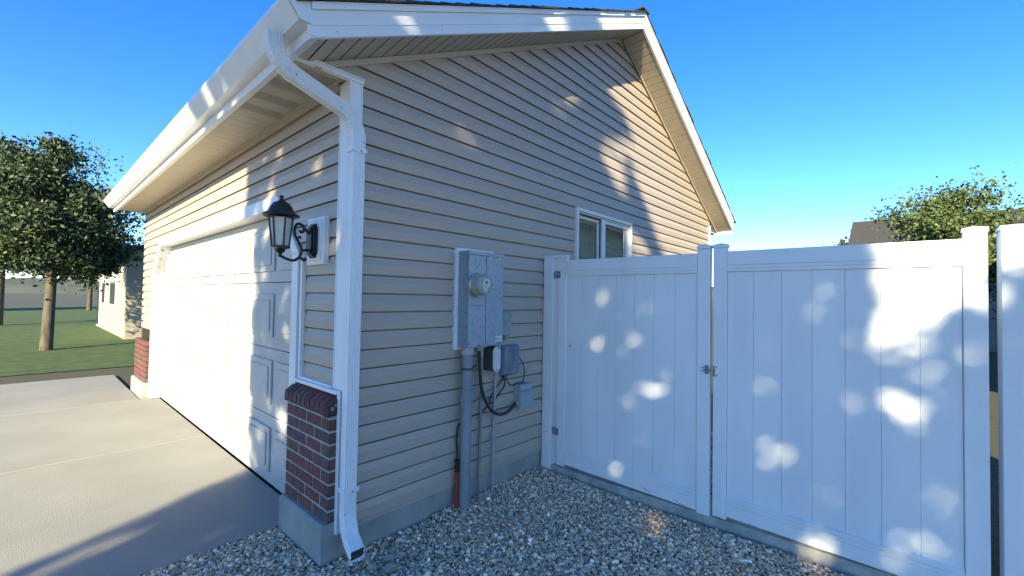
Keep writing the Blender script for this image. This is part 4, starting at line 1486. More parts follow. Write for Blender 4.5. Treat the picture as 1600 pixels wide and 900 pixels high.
# sun flecks: where direct light gets through the big tree, as outlines on real surfaces
# (axis, plane value, polygon in the two remaining coordinates)
FLECKS = [
    (1, 0.0, [(4.221, 3.849), (4.011, 4.091), (6.354, 5.134), (9.44, 2.953), (9.453, 2.055), (6.055, 1.974), (5.722, 2.145), (5.472, 2.36), (5.35, 2.596), (5.178, 2.734), (4.977, 2.898), (4.854, 3.069), (4.733, 3.273), (4.845, 3.498), (4.629, 3.626), (4.367, 3.763)], 1.0),
    (1, 0.0, [(4.112, 3.146), (4.304, 3.291), (4.895, 3.529), (5.002, 3.407), (4.769, 3.127), (4.807, 2.903), (4.746, 2.675), (4.432, 2.811), (4.226, 2.969)], 0.985),
    (1, 0.0, [(4.786, 2.342), (5.168, 2.341), (5.558, 2.071), (4.895, 1.941)], 0.97),
    (1, 0.0, [(1.986, 2.661), (2.137, 2.752), (2.24, 2.798), (2.296, 2.725), (2.244, 2.641), (2.096, 2.63)], 0.985),
    (1, 0.0, [(3.264, 3.351), (3.431, 3.39), (3.521, 3.287), (3.37, 3.263), (3.246, 3.272)], 0.985),
    (1, -0.3, [(1.249, 3.171), (1.395, 3.25), (1.581, 3.09), (1.436, 3.022)], 0.985),
    (1, -0.3, [(2.623, 3.871), (3.005, 4.063), (3.108, 3.821), (2.813, 3.683)], 0.985),
    (1, -0.3, [(3.414, 4.278), (4.69, 4.967), (4.7, 4.493), (3.752, 4.059)], 1.0),
    (0, 3.15, [(-0.659, 1.57), (-0.654, 1.546), (-0.637, 1.529), (-0.615, 1.522), (-0.592, 1.528), (-0.575, 1.545), (-0.569, 1.569), (-0.575, 1.593), (-0.591, 1.61), (-0.614, 1.617), (-0.636, 1.61), (-0.653, 1.593)], 0.9),
    (0, 3.15, [(-0.628, 1.523), (-0.623, 1.503), (-0.608, 1.493), (-0.591, 1.498), (-0.582, 1.515), (-0.586, 1.534), (-0.601, 1.545), (-0.619, 1.54)], 0.888682052826056),
    (0, 3.15, [(-0.657, 1.628), (-0.662, 1.607), (-0.654, 1.589), (-0.636, 1.583), (-0.62, 1.593), (-0.614, 1.614), (-0.623, 1.632), (-0.641, 1.638)], 0.8798771917224271),
    (0, 3.15, [(-0.674, 1.591), (-0.686, 1.566), (-0.679, 1.539), (-0.657, 1.526), (-0.634, 1.535), (-0.623, 1.56), (-0.63, 1.587), (-0.651, 1.6)], 0.8410772350299771),
    (0, 3.15, [(-0.624, 1.547), (-0.635, 1.522), (-0.628, 1.496), (-0.606, 1.483), (-0.584, 1.492), (-0.572, 1.516), (-0.58, 1.543), (-0.601, 1.555)], 0.8516157036378292),
    (0, 3.15, [(-0.647, 1.46), (-0.643, 1.444), (-0.632, 1.432), (-0.616, 1.427), (-0.601, 1.431), (-0.589, 1.442), (-0.585, 1.458), (-0.589, 1.475), (-0.6, 1.487), (-0.615, 1.491), (-0.631, 1.487), (-0.642, 1.476)], 0.8),
    (0, 3.15, [(-0.629, 1.415), (-0.617, 1.406), (-0.603, 1.409), (-0.595, 1.422), (-0.598, 1.438), (-0.61, 1.447), (-0.624, 1.444), (-0.631, 1.431)], 0.7404033518610522),
    (0, 3.15, [(-0.62, 1.471), (-0.605, 1.46), (-0.588, 1.465), (-0.579, 1.482), (-0.583, 1.502), (-0.598, 1.512), (-0.615, 1.507), (-0.624, 1.49)], 0.7947634197267033),
    (0, 3.15, [(-0.846, 1.427), (-0.831, 1.415), (-0.806, 1.407), (-0.778, 1.407), (-0.753, 1.413), (-0.739, 1.425), (-0.74, 1.44), (-0.756, 1.452), (-0.781, 1.46), (-0.81, 1.46), (-0.834, 1.453), (-0.847, 1.441)], 0.84),
    (0, 3.15, [(-0.777, 1.467), (-0.79, 1.455), (-0.783, 1.441), (-0.761, 1.433), (-0.736, 1.436), (-0.723, 1.448), (-0.73, 1.462), (-0.752, 1.47)], 0.814771345029786),
    (0, 3.15, [(-0.789, 1.438), (-0.761, 1.429), (-0.731, 1.433), (-0.715, 1.447), (-0.724, 1.465), (-0.751, 1.474), (-0.782, 1.47), (-0.797, 1.455)], 0.8343873002294722),
    (0, 3.15, [(-1.082, 1.492), (-1.086, 1.477), (-1.076, 1.463), (-1.056, 1.453), (-1.03, 1.45), (-1.006, 1.455), (-0.99, 1.467), (-0.986, 1.482), (-0.996, 1.497), (-1.016, 1.506), (-1.042, 1.509), (-1.066, 1.504)], 0.88),
    (0, 3.15, [(-1.005, 1.498), (-1.017, 1.486), (-1.013, 1.471), (-0.995, 1.462), (-0.973, 1.465), (-0.96, 1.477), (-0.964, 1.491), (-0.983, 1.5)], 0.8515538735946824),
    (0, 3.15, [(-1.018, 1.485), (-1.002, 1.477), (-0.981, 1.479), (-0.969, 1.49), (-0.973, 1.504), (-0.99, 1.512), (-1.01, 1.51), (-1.022, 1.499)], 0.8735614636385178),
    (0, 3.15, [(-1.112, 1.471), (-1.091, 1.46), (-1.066, 1.462), (-1.05, 1.475), (-1.054, 1.492), (-1.074, 1.503), (-1.1, 1.501), (-1.115, 1.488)], 0.8419203962843579),
    (0, 3.15, [(-1.078, 1.501), (-1.064, 1.492), (-1.045, 1.492), (-1.031, 1.501), (-1.031, 1.514), (-1.045, 1.524), (-1.065, 1.524), (-1.079, 1.515)], 0.8229591894228515),
    (0, 3.15, [(-0.995, 1.42), (-0.991, 1.407), (-0.978, 1.397), (-0.961, 1.392), (-0.943, 1.395), (-0.93, 1.405), (-0.925, 1.418), (-0.929, 1.431), (-0.942, 1.441), (-0.96, 1.445), (-0.978, 1.442), (-0.991, 1.433)], 0.84),
    (0, 3.15, [(-0.987, 1.43), (-0.969, 1.423), (-0.952, 1.429), (-0.945, 1.444), (-0.953, 1.459), (-0.971, 1.465), (-0.988, 1.459), (-0.995, 1.444)], 0.8186239572164957),
    (0, 3.15, [(-1.001, 1.426), (-0.989, 1.419), (-0.975, 1.421), (-0.967, 1.432), (-0.97, 1.444), (-0.982, 1.451), (-0.996, 1.448), (-1.004, 1.438)], 0.7941440438300762),
    (0, 3.15, [(-0.974, 1.253), (-0.966, 1.236), (-0.942, 1.222), (-0.91, 1.215), (-0.877, 1.217), (-0.852, 1.228), (-0.843, 1.244), (-0.852, 1.262), (-0.876, 1.276), (-0.909, 1.283), (-0.942, 1.28), (-0.966, 1.269)], 0.95),
    (0, 3.15, [(-0.881, 1.271), (-0.888, 1.254), (-0.872, 1.238), (-0.842, 1.232), (-0.816, 1.239), (-0.809, 1.257), (-0.825, 1.273), (-0.855, 1.279)], 0.9455226003173163),
    (0, 3.15, [(-0.913, 1.232), (-0.923, 1.216), (-0.909, 1.199), (-0.88, 1.191), (-0.853, 1.197), (-0.843, 1.214), (-0.857, 1.231), (-0.886, 1.238)], 0.8923469494971373),
    (0, 3.15, [(-0.947, 1.214), (-0.932, 1.197), (-0.903, 1.189), (-0.876, 1.196), (-0.867, 1.213), (-0.882, 1.23), (-0.912, 1.237), (-0.938, 1.23)], 0.9288698972243679),
    (0, 3.15, [(-1.006, 1.24), (-0.998, 1.22), (-0.968, 1.207), (-0.934, 1.209), (-0.916, 1.226), (-0.924, 1.246), (-0.955, 1.259), (-0.989, 1.256)], 0.9060675753441574),
    (0, 3.15, [(-1.031, 1.219), (-1.025, 1.207), (-1.01, 1.197), (-0.988, 1.193), (-0.967, 1.194), (-0.951, 1.201), (-0.945, 1.212), (-0.95, 1.224), (-0.966, 1.234), (-0.988, 1.238), (-1.009, 1.237), (-1.025, 1.23)], 0.93),
    (0, 3.15, [(-0.982, 1.203), (-0.969, 1.19), (-0.947, 1.185), (-0.927, 1.191), (-0.922, 1.205), (-0.935, 1.217), (-0.958, 1.222), (-0.977, 1.216)], 0.8754003664227326),
    (0, 3.15, [(-1.048, 1.219), (-1.037, 1.21), (-1.02, 1.208), (-1.006, 1.214), (-1.005, 1.224), (-1.016, 1.233), (-1.033, 1.236), (-1.046, 1.23)], 0.8874497610900046),
    (0, 3.15, [(-0.886, 1.168), (-0.88, 1.154), (-0.864, 1.143), (-0.841, 1.137), (-0.818, 1.139), (-0.801, 1.147), (-0.795, 1.16), (-0.801, 1.174), (-0.818, 1.186), (-0.84, 1.191), (-0.863, 1.189), (-0.88, 1.181)], 0.85),
    (0, 3.15, [(-0.84, 1.198), (-0.845, 1.185), (-0.834, 1.172), (-0.815, 1.168), (-0.798, 1.173), (-0.793, 1.186), (-0.804, 1.199), (-0.823, 1.203)], 0.8236159511506271),
    (0, 3.15, [(-0.894, 1.15), (-0.889, 1.133), (-0.869, 1.122), (-0.844, 1.123), (-0.83, 1.136), (-0.835, 1.152), (-0.855, 1.164), (-0.88, 1.162)], 0.7922039942650909),
    (0, 3.15, [(-0.819, 1.132), (-0.815, 1.12), (-0.803, 1.11), (-0.786, 1.106), (-0.77, 1.107), (-0.757, 1.115), (-0.753, 1.126), (-0.757, 1.138), (-0.769, 1.148), (-0.786, 1.153), (-0.803, 1.151), (-0.815, 1.144)], 0.8),
    (0, 3.15, [(-0.785, 1.124), (-0.782, 1.109), (-0.766, 1.099), (-0.747, 1.1), (-0.735, 1.111), (-0.739, 1.127), (-0.754, 1.137), (-0.774, 1.136)], 0.7695390907627728),
    (0, 3.15, [(-0.798, 1.16), (-0.799, 1.146), (-0.788, 1.134), (-0.77, 1.131), (-0.756, 1.139), (-0.754, 1.154), (-0.765, 1.166), (-0.784, 1.168)], 0.7882150428407412),
    (0, 3.15, [(-0.991, 1.07), (-0.986, 1.058), (-0.97, 1.048), (-0.948, 1.043), (-0.926, 1.043), (-0.91, 1.05), (-0.904, 1.061), (-0.91, 1.073), (-0.926, 1.083), (-0.948, 1.088), (-0.97, 1.088), (-0.986, 1.081)], 0.82),
    (0, 3.15, [(-1.005, 1.077), (-0.992, 1.067), (-0.973, 1.065), (-0.959, 1.072), (-0.959, 1.084), (-0.973, 1.093), (-0.992, 1.095), (-1.005, 1.088)], 0.7993436567595141),
    (0, 3.15, [(-0.998, 1.079), (-0.984, 1.071), (-0.966, 1.069), (-0.954, 1.077), (-0.955, 1.088), (-0.969, 1.097), (-0.987, 1.098), (-0.999, 1.091)], 0.7970346253308261),
    (0, 3.15, [(-1.034, 0.887), (-1.028, 0.865), (-1.013, 0.847), (-0.992, 0.838), (-0.97, 0.84), (-0.954, 0.854), (-0.948, 0.875), (-0.954, 0.898), (-0.969, 0.916), (-0.991, 0.925), (-1.012, 0.922), (-1.028, 0.908)], 0.945),
    (0, 3.15, [(-1.044, 0.866), (-1.043, 0.845), (-1.028, 0.829), (-1.009, 0.828), (-0.997, 0.843), (-0.999, 0.864), (-1.013, 0.88), (-1.032, 0.881)], 0.918384385864327),
    (0, 3.15, [(-0.981, 0.889), (-0.966, 0.872), (-0.945, 0.87), (-0.931, 0.885), (-0.931, 0.908), (-0.947, 0.926), (-0.968, 0.927), (-0.982, 0.912)], 0.918390300976429),
    (0, 3.15, [(-1.036, 0.869), (-1.042, 0.845), (-1.032, 0.821), (-1.01, 0.811), (-0.989, 0.82), (-0.983, 0.844), (-0.994, 0.868), (-1.016, 0.878)], 0.9149164593775688),
    (0, 3.15, [(-0.979, 0.831), (-0.963, 0.821), (-0.947, 0.825), (-0.939, 0.841), (-0.945, 0.86), (-0.96, 0.871), (-0.977, 0.867), (-0.984, 0.85)], 0.9377478207004121),
    (0, 3.15, [(-1.102, 0.792), (-1.09, 0.77), (-1.073, 0.759), (-1.056, 0.763), (-1.044, 0.78), (-1.038, 0.805), (-1.042, 0.833), (-1.054, 0.855), (-1.071, 0.865), (-1.088, 0.861), (-1.1, 0.844), (-1.106, 0.819)], 0.945),
    (0, 3.15, [(-1.08, 0.847), (-1.066, 0.82), (-1.046, 0.816), (-1.032, 0.838), (-1.031, 0.872), (-1.045, 0.899), (-1.064, 0.902), (-1.079, 0.881)], 0.9427768505853185),
    (0, 3.15, [(-1.062, 0.819), (-1.051, 0.802), (-1.036, 0.801), (-1.027, 0.818), (-1.027, 0.842), (-1.038, 0.86), (-1.053, 0.861), (-1.063, 0.844)], 0.8861663362953154),
    (0, 3.15, [(-1.089, 0.757), (-1.084, 0.734), (-1.072, 0.722), (-1.059, 0.727), (-1.052, 0.747), (-1.057, 0.77), (-1.069, 0.782), (-1.083, 0.777)], 0.8887324502634979),
    (0, 3.15, [(-1.061, 0.82), (-1.051, 0.803), (-1.037, 0.801), (-1.028, 0.816), (-1.028, 0.838), (-1.038, 0.855), (-1.051, 0.857), (-1.061, 0.842)], 0.9436560402311357),
    (0, 3.15, [(-1.212, 0.89), (-1.213, 0.874), (-1.201, 0.858), (-1.179, 0.845), (-1.153, 0.841), (-1.129, 0.845), (-1.114, 0.856), (-1.113, 0.873), (-1.126, 0.89), (-1.148, 0.902), (-1.175, 0.906), (-1.198, 0.902)], 0.9),
    (0, 3.15, [(-1.17, 0.853), (-1.166, 0.834), (-1.145, 0.819), (-1.118, 0.818), (-1.101, 0.83), (-1.105, 0.85), (-1.127, 0.864), (-1.154, 0.866)], 0.8813158422934972),
    (0, 3.15, [(-1.141, 0.852), (-1.121, 0.84), (-1.097, 0.841), (-1.085, 0.853), (-1.09, 0.87), (-1.11, 0.882), (-1.133, 0.881), (-1.146, 0.869)], 0.8831932094348349),
    (0, 3.15, [(-1.207, 0.92), (-1.209, 0.905), (-1.195, 0.892), (-1.174, 0.887), (-1.158, 0.894), (-1.156, 0.909), (-1.169, 0.923), (-1.19, 0.927)], 0.8458085450775142),
    (0, 3.15, [(-1.221, 0.909), (-1.214, 0.894), (-1.196, 0.885), (-1.176, 0.887), (-1.167, 0.899), (-1.173, 0.914), (-1.192, 0.923), (-1.212, 0.921)], 0.8908135741246451),
    (0, 3.15, [(-0.93, 0.741), (-0.921, 0.722), (-0.894, 0.705), (-0.857, 0.694), (-0.819, 0.692), (-0.79, 0.7), (-0.78, 0.715), (-0.79, 0.734), (-0.818, 0.751), (-0.856, 0.762), (-0.893, 0.763), (-0.92, 0.756)], 0.87),
    (0, 3.15, [(-0.939, 0.706), (-0.911, 0.697), (-0.886, 0.7), (-0.878, 0.714), (-0.892, 0.73), (-0.92, 0.739), (-0.945, 0.735), (-0.953, 0.722)], 0.8278004858345583),
    (0, 3.15, [(-0.94, 0.783), (-0.949, 0.767), (-0.931, 0.748), (-0.897, 0.738), (-0.866, 0.742), (-0.857, 0.759), (-0.876, 0.778), (-0.91, 0.787)], 0.8640508930294437),
    (0, 3.15, [(-0.832, 0.709), (-0.831, 0.694), (-0.812, 0.681), (-0.784, 0.676), (-0.764, 0.683), (-0.764, 0.697), (-0.784, 0.711), (-0.812, 0.716)], 0.8231372758628693),
    (0, 3.15, [(-0.937, 0.776), (-0.925, 0.755), (-0.89, 0.74), (-0.852, 0.74), (-0.834, 0.755), (-0.846, 0.776), (-0.882, 0.791), (-0.919, 0.791)], 0.8459263974204191),
    (0, 3.15, [(-0.789, 0.696), (-0.783, 0.678), (-0.768, 0.663), (-0.747, 0.654), (-0.726, 0.655), (-0.71, 0.665), (-0.704, 0.682), (-0.709, 0.7), (-0.725, 0.715), (-0.746, 0.724), (-0.767, 0.722), (-0.783, 0.713)], 0.82),
    (0, 3.15, [(-0.737, 0.682), (-0.737, 0.663), (-0.722, 0.647), (-0.701, 0.644), (-0.686, 0.655), (-0.686, 0.673), (-0.701, 0.689), (-0.722, 0.693)], 0.7690196861101983),
    (0, 3.15, [(-0.731, 0.693), (-0.742, 0.676), (-0.735, 0.655), (-0.714, 0.642), (-0.691, 0.644), (-0.68, 0.661), (-0.688, 0.683), (-0.709, 0.696)], 0.7836502146412717),
    (0, 3.15, [(-0.885, 0.624), (-0.879, 0.613), (-0.861, 0.603), (-0.836, 0.595), (-0.811, 0.593), (-0.792, 0.597), (-0.785, 0.605), (-0.792, 0.617), (-0.811, 0.627), (-0.836, 0.635), (-0.86, 0.637), (-0.879, 0.633)], 0.8),
    (0, 3.15, [(-0.91, 0.628), (-0.895, 0.617), (-0.871, 0.611), (-0.853, 0.615), (-0.851, 0.626), (-0.867, 0.637), (-0.89, 0.642), (-0.908, 0.638)], 0.757832112391359),
    (0, 3.15, [(-0.897, 0.621), (-0.896, 0.611), (-0.881, 0.602), (-0.863, 0.6), (-0.851, 0.605), (-0.852, 0.614), (-0.867, 0.623), (-0.886, 0.625)], 0.7780841779701276),
    (0, 3.15, [(-0.818, 0.229), (-0.811, 0.205), (-0.791, 0.183), (-0.764, 0.169), (-0.736, 0.168), (-0.715, 0.179), (-0.707, 0.199), (-0.714, 0.224), (-0.735, 0.246), (-0.763, 0.259), (-0.791, 0.26), (-0.811, 0.249)], 0.94),
    (0, 3.15, [(-0.741, 0.24), (-0.747, 0.219), (-0.733, 0.196), (-0.708, 0.184), (-0.685, 0.19), (-0.679, 0.212), (-0.693, 0.235), (-0.718, 0.247)], 0.9355226003173163),
    (0, 3.15, [(-0.767, 0.19), (-0.775, 0.17), (-0.764, 0.146), (-0.739, 0.132), (-0.716, 0.136), (-0.707, 0.156), (-0.719, 0.181), (-0.744, 0.194)], 0.8823469494971373),
    (0, 3.15, [(-0.796, 0.17), (-0.783, 0.146), (-0.758, 0.132), (-0.735, 0.137), (-0.727, 0.158), (-0.74, 0.183), (-0.765, 0.196), (-0.788, 0.191)], 0.9188698972243678),
    (0, 3.15, [(-0.845, 0.214), (-0.838, 0.185), (-0.812, 0.165), (-0.783, 0.163), (-0.767, 0.182), (-0.775, 0.211), (-0.8, 0.232), (-0.829, 0.233)], 0.8960675753441574),
    (0, 3.15, [(-1.008, 0.408), (-1.002, 0.38), (-0.987, 0.357), (-0.966, 0.344), (-0.944, 0.346), (-0.928, 0.362), (-0.921, 0.388), (-0.927, 0.416), (-0.943, 0.44), (-0.964, 0.452), (-0.986, 0.45), (-1.002, 0.434)], 0.88),
    (0, 3.15, [(-0.972, 0.48), (-0.978, 0.452), (-0.967, 0.423), (-0.946, 0.41), (-0.926, 0.42), (-0.92, 0.449), (-0.931, 0.478), (-0.952, 0.491)], 0.8425649859699585),
    (0, 3.15, [(-0.954, 0.367), (-0.948, 0.342), (-0.931, 0.329), (-0.914, 0.333), (-0.906, 0.354), (-0.913, 0.379), (-0.93, 0.393), (-0.947, 0.388)], 0.8316536130316543),
    (0, 3.15, [(-0.958, 0.33), (-0.941, 0.314), (-0.923, 0.317), (-0.914, 0.338), (-0.92, 0.364), (-0.937, 0.379), (-0.955, 0.376), (-0.963, 0.355)], 0.8380068854347006),
    (0, 3.15, [(-1.023, 0.364), (-1.004, 0.346), (-0.983, 0.35), (-0.973, 0.374), (-0.979, 0.404), (-0.999, 0.422), (-1.019, 0.418), (-1.03, 0.394)], 0.8747481338382949),
    (0, 3.15, [(-1.045, 0.465), (-1.042, 0.451), (-1.031, 0.439), (-1.016, 0.432), (-1.0, 0.432), (-0.989, 0.439), (-0.985, 0.451), (-0.989, 0.465), (-1.0, 0.477), (-1.015, 0.484), (-1.03, 0.484), (-1.041, 0.477)], 0.85),
    (0, 3.15, [(-1.05, 0.437), (-1.037, 0.426), (-1.022, 0.427), (-1.014, 0.438), (-1.019, 0.454), (-1.032, 0.464), (-1.047, 0.463), (-1.055, 0.452)], 0.84587172638796),
    (0, 3.15, [(-1.058, 0.477), (-1.048, 0.462), (-1.032, 0.456), (-1.018, 0.462), (-1.015, 0.477), (-1.025, 0.492), (-1.041, 0.498), (-1.055, 0.492)], 0.8423184294325642),
    (0, 3.15, [(-1.01, 0.153), (-0.995, 0.137), (-0.97, 0.123), (-0.941, 0.116), (-0.916, 0.115), (-0.902, 0.123), (-0.903, 0.137), (-0.919, 0.153), (-0.945, 0.167), (-0.973, 0.175), (-0.997, 0.174), (-1.011, 0.166)], 0.86),
    (0, 3.15, [(-1.044, 0.177), (-1.042, 0.161), (-1.021, 0.145), (-0.993, 0.138), (-0.974, 0.144), (-0.976, 0.16), (-0.997, 0.176), (-1.025, 0.183)], 0.849549544845528),
    (0, 3.15, [(-1.031, 0.183), (-1.039, 0.173), (-1.029, 0.159), (-1.006, 0.148), (-0.985, 0.147), (-0.977, 0.157), (-0.987, 0.172), (-1.009, 0.183)], 0.8079682976289186),
    (0, 3.15, [(-0.923, 0.155), (-0.935, 0.148), (-0.93, 0.135), (-0.911, 0.122), (-0.889, 0.119), (-0.876, 0.126), (-0.881, 0.139), (-0.9, 0.151)], 0.8003095563123153),
    (0, 3.15, [(-0.939, 0.131), (-0.913, 0.114), (-0.882, 0.108), (-0.863, 0.117), (-0.869, 0.135), (-0.896, 0.152), (-0.927, 0.157), (-0.945, 0.149)], 0.8012972555039295),
    (0, 3.15, [(-1.29, 0.206), (-1.284, 0.19), (-1.269, 0.176), (-1.249, 0.166), (-1.227, 0.163), (-1.212, 0.168), (-1.206, 0.181), (-1.212, 0.196), (-1.227, 0.211), (-1.248, 0.221), (-1.269, 0.223), (-1.284, 0.218)], 0.78),
    (0, 3.15, [(-1.268, 0.177), (-1.267, 0.164), (-1.255, 0.151), (-1.238, 0.146), (-1.226, 0.152), (-1.227, 0.165), (-1.239, 0.177), (-1.256, 0.182)], 0.7770133995813252),
    (0, 3.15, [(-1.296, 0.175), (-1.28, 0.158), (-1.257, 0.152), (-1.241, 0.159), (-1.242, 0.176), (-1.258, 0.193), (-1.281, 0.199), (-1.296, 0.192)], 0.7535494007043434),
    (0, 3.15, [(-0.342, 1.331), (-0.337, 1.314), (-0.32, 1.301), (-0.298, 1.295), (-0.275, 1.298), (-0.258, 1.31), (-0.252, 1.327), (-0.258, 1.344), (-0.274, 1.357), (-0.297, 1.363), (-0.319, 1.359), (-0.336, 1.347)], 0.84),
    (0, 3.15, [(-0.324, 1.283), (-0.306, 1.268), (-0.281, 1.269), (-0.264, 1.284), (-0.266, 1.305), (-0.286, 1.319), (-0.311, 1.319), (-0.327, 1.303)], 0.8145529427468631),
    (0, 3.15, [(-0.287, 1.368), (-0.297, 1.349), (-0.288, 1.33), (-0.266, 1.32), (-0.242, 1.327), (-0.232, 1.345), (-0.24, 1.365), (-0.263, 1.375)], 0.8142223959957735),
    (0, 3.15, [(-0.359, 1.178), (-0.354, 1.159), (-0.34, 1.144), (-0.32, 1.138), (-0.3, 1.141), (-0.285, 1.154), (-0.28, 1.172), (-0.285, 1.192), (-0.299, 1.206), (-0.319, 1.213), (-0.339, 1.209), (-0.353, 1.196)], 0.84),
    (0, 3.15, [(-0.329, 1.116), (-0.308, 1.106), (-0.287, 1.114), (-0.279, 1.136), (-0.288, 1.159), (-0.309, 1.168), (-0.33, 1.16), (-0.338, 1.138)], 0.8266188803189575),
    (0, 3.15, [(-0.373, 1.165), (-0.373, 1.141), (-0.357, 1.123), (-0.334, 1.122), (-0.318, 1.138), (-0.318, 1.162), (-0.334, 1.18), (-0.357, 1.181)], 0.7953192713315886),
    (0, 3.15, [(-0.605, 1.165), (-0.6, 1.143), (-0.583, 1.126), (-0.56, 1.118), (-0.537, 1.122), (-0.52, 1.136), (-0.514, 1.158), (-0.52, 1.18), (-0.536, 1.198), (-0.559, 1.205), (-0.582, 1.201), (-0.599, 1.186)], 0.83),
    (0, 3.15, [(-0.628, 1.18), (-0.619, 1.157), (-0.598, 1.147), (-0.577, 1.155), (-0.569, 1.177), (-0.578, 1.2), (-0.599, 1.21), (-0.62, 1.202)], 0.7980871132917637),
    (0, 3.15, [(-0.551, 1.135), (-0.535, 1.114), (-0.511, 1.111), (-0.492, 1.126), (-0.49, 1.152), (-0.506, 1.173), (-0.531, 1.176), (-0.55, 1.161)], 0.8048309676930341),
    (0, 3.15, [(-0.623, 1.137), (-0.615, 1.111), (-0.593, 1.097), (-0.569, 1.103), (-0.557, 1.126), (-0.564, 1.152), (-0.587, 1.166), (-0.611, 1.16)], 0.817211119873915),
    (0, 3.15, [(-0.629, 1.198), (-0.63, 1.17), (-0.613, 1.149), (-0.586, 1.146), (-0.567, 1.163), (-0.566, 1.191), (-0.583, 1.213), (-0.61, 1.216)], 0.7792960907909364),
    (0, 3.15, [(-0.557, 1.035), (-0.553, 1.02), (-0.541, 1.008), (-0.526, 1.003), (-0.51, 1.005), (-0.498, 1.014), (-0.493, 1.028), (-0.497, 1.043), (-0.509, 1.055), (-0.525, 1.06), (-0.541, 1.058), (-0.552, 1.048)], 0.78),
    (0, 3.15, [(-0.521, 1.04), (-0.51, 1.029), (-0.496, 1.028), (-0.486, 1.038), (-0.487, 1.052), (-0.497, 1.063), (-0.512, 1.063), (-0.521, 1.054)], 0.7398788012935941),
    (0, 3.15, [(-0.544, 1.013), (-0.544, 0.996), (-0.531, 0.982), (-0.513, 0.98), (-0.5, 0.992), (-0.5, 1.01), (-0.513, 1.023), (-0.531, 1.025)], 0.7590774324863747),
    (0, 3.15, [(-1.558, 1.548), (-1.555, 1.527), (-1.546, 1.512), (-1.534, 1.506), (-1.522, 1.511), (-1.513, 1.526), (-1.509, 1.548), (-1.513, 1.569), (-1.521, 1.585), (-1.534, 1.59), (-1.546, 1.585), (-1.555, 1.569)], 0.86),
    (0, 3.15, [(-1.532, 1.599), (-1.535, 1.579), (-1.529, 1.562), (-1.518, 1.556), (-1.508, 1.567), (-1.505, 1.587), (-1.511, 1.605), (-1.522, 1.61)], 0.8036647447631926),
    (0, 3.15, [(-1.532, 1.54), (-1.53, 1.514), (-1.519, 1.498), (-1.505, 1.501), (-1.496, 1.522), (-1.498, 1.549), (-1.51, 1.565), (-1.524, 1.562)], 0.8488768905038772),
    (0, 3.15, [(-1.56, 1.507), (-1.555, 1.486), (-1.544, 1.477), (-1.533, 1.486), (-1.528, 1.507), (-1.533, 1.528), (-1.544, 1.536), (-1.555, 1.528)], 0.8090016314642081),
    (0, 3.15, [(-1.539, 1.517), (-1.54, 1.498), (-1.534, 1.482), (-1.524, 1.479), (-1.515, 1.49), (-1.513, 1.509), (-1.52, 1.525), (-1.53, 1.528)], 0.8399172056121255),
    (0, 3.15, [(-1.208, 0.987), (-1.204, 0.973), (-1.191, 0.963), (-1.173, 0.957), (-1.155, 0.958), (-1.141, 0.965), (-1.136, 0.977), (-1.141, 0.991), (-1.154, 1.001), (-1.172, 1.007), (-1.19, 1.006), (-1.203, 0.998)], 0.78),
    (0, 3.15, [(-1.198, 0.975), (-1.205, 0.961), (-1.198, 0.945), (-1.178, 0.937), (-1.159, 0.94), (-1.151, 0.954), (-1.159, 0.971), (-1.178, 0.979)], 0.7511106544401227),
    (0, 3.15, [(-1.162, 0.974), (-1.147, 0.962), (-1.128, 0.962), (-1.116, 0.972), (-1.118, 0.988), (-1.134, 0.999), (-1.153, 0.999), (-1.165, 0.989)], 0.7457433400060238),
    (0, 3.15, [(-0.767, 0.854), (-0.763, 0.842), (-0.751, 0.831), (-0.734, 0.826), (-0.717, 0.826), (-0.704, 0.833), (-0.699, 0.844), (-0.704, 0.857), (-0.716, 0.867), (-0.733, 0.873), (-0.75, 0.872), (-0.762, 0.865)], 0.75),
    (0, 3.15, [(-0.776, 0.834), (-0.762, 0.824), (-0.746, 0.824), (-0.736, 0.833), (-0.739, 0.847), (-0.753, 0.856), (-0.769, 0.856), (-0.779, 0.847)], 0.6959080022540582),
    (0, 3.15, [(-0.728, 0.84), (-0.726, 0.828), (-0.715, 0.819), (-0.7, 0.818), (-0.691, 0.826), (-0.693, 0.838), (-0.704, 0.847), (-0.719, 0.848)], 0.7020070730954351),
    (0, 3.133, [(-0.105, 1.246), (-0.095, 1.185), (-0.067, 1.145), (-0.031, 1.142), (-0.001, 1.178), (0.011, 1.239), (0.001, 1.301), (-0.027, 1.34), (-0.063, 1.342), (-0.093, 1.306)], 0.84),
    (0, 1.235, [(0.268, 2.353), (0.292, 2.305), (0.363, 2.285), (0.457, 2.301), (0.539, 2.35), (0.573, 2.413), (0.546, 2.464), (0.468, 2.482), (0.374, 2.461), (0.298, 2.412)], 0.86),
    (0, 1.235, [(0.184, 1.793), (0.079, 1.987), (0.062, 1.966), (0.062, 1.801)], 0.9),
    (0, 1.203, [(0.144, 1.834), (0.148, 1.803), (0.164, 1.784), (0.185, 1.785), (0.204, 1.806), (0.212, 1.839), (0.207, 1.871), (0.191, 1.89), (0.17, 1.888), (0.152, 1.867)], 0.85),
    (2, 0.0, [(2.949, -1.233), (2.855, -1.256), (2.778, -1.248), (2.745, -1.213), (2.765, -1.162), (2.835, -1.113), (2.932, -1.084), (3.018, -1.09), (3.055, -1.129), (3.027, -1.185)], 0.91),
    (2, 0.0, [(3.049, -1.051), (2.979, -1.07), (2.92, -1.064), (2.893, -1.035), (2.907, -0.995), (2.958, -0.956), (3.029, -0.934), (3.092, -0.938), (3.121, -0.969), (3.104, -1.012)], 0.77),
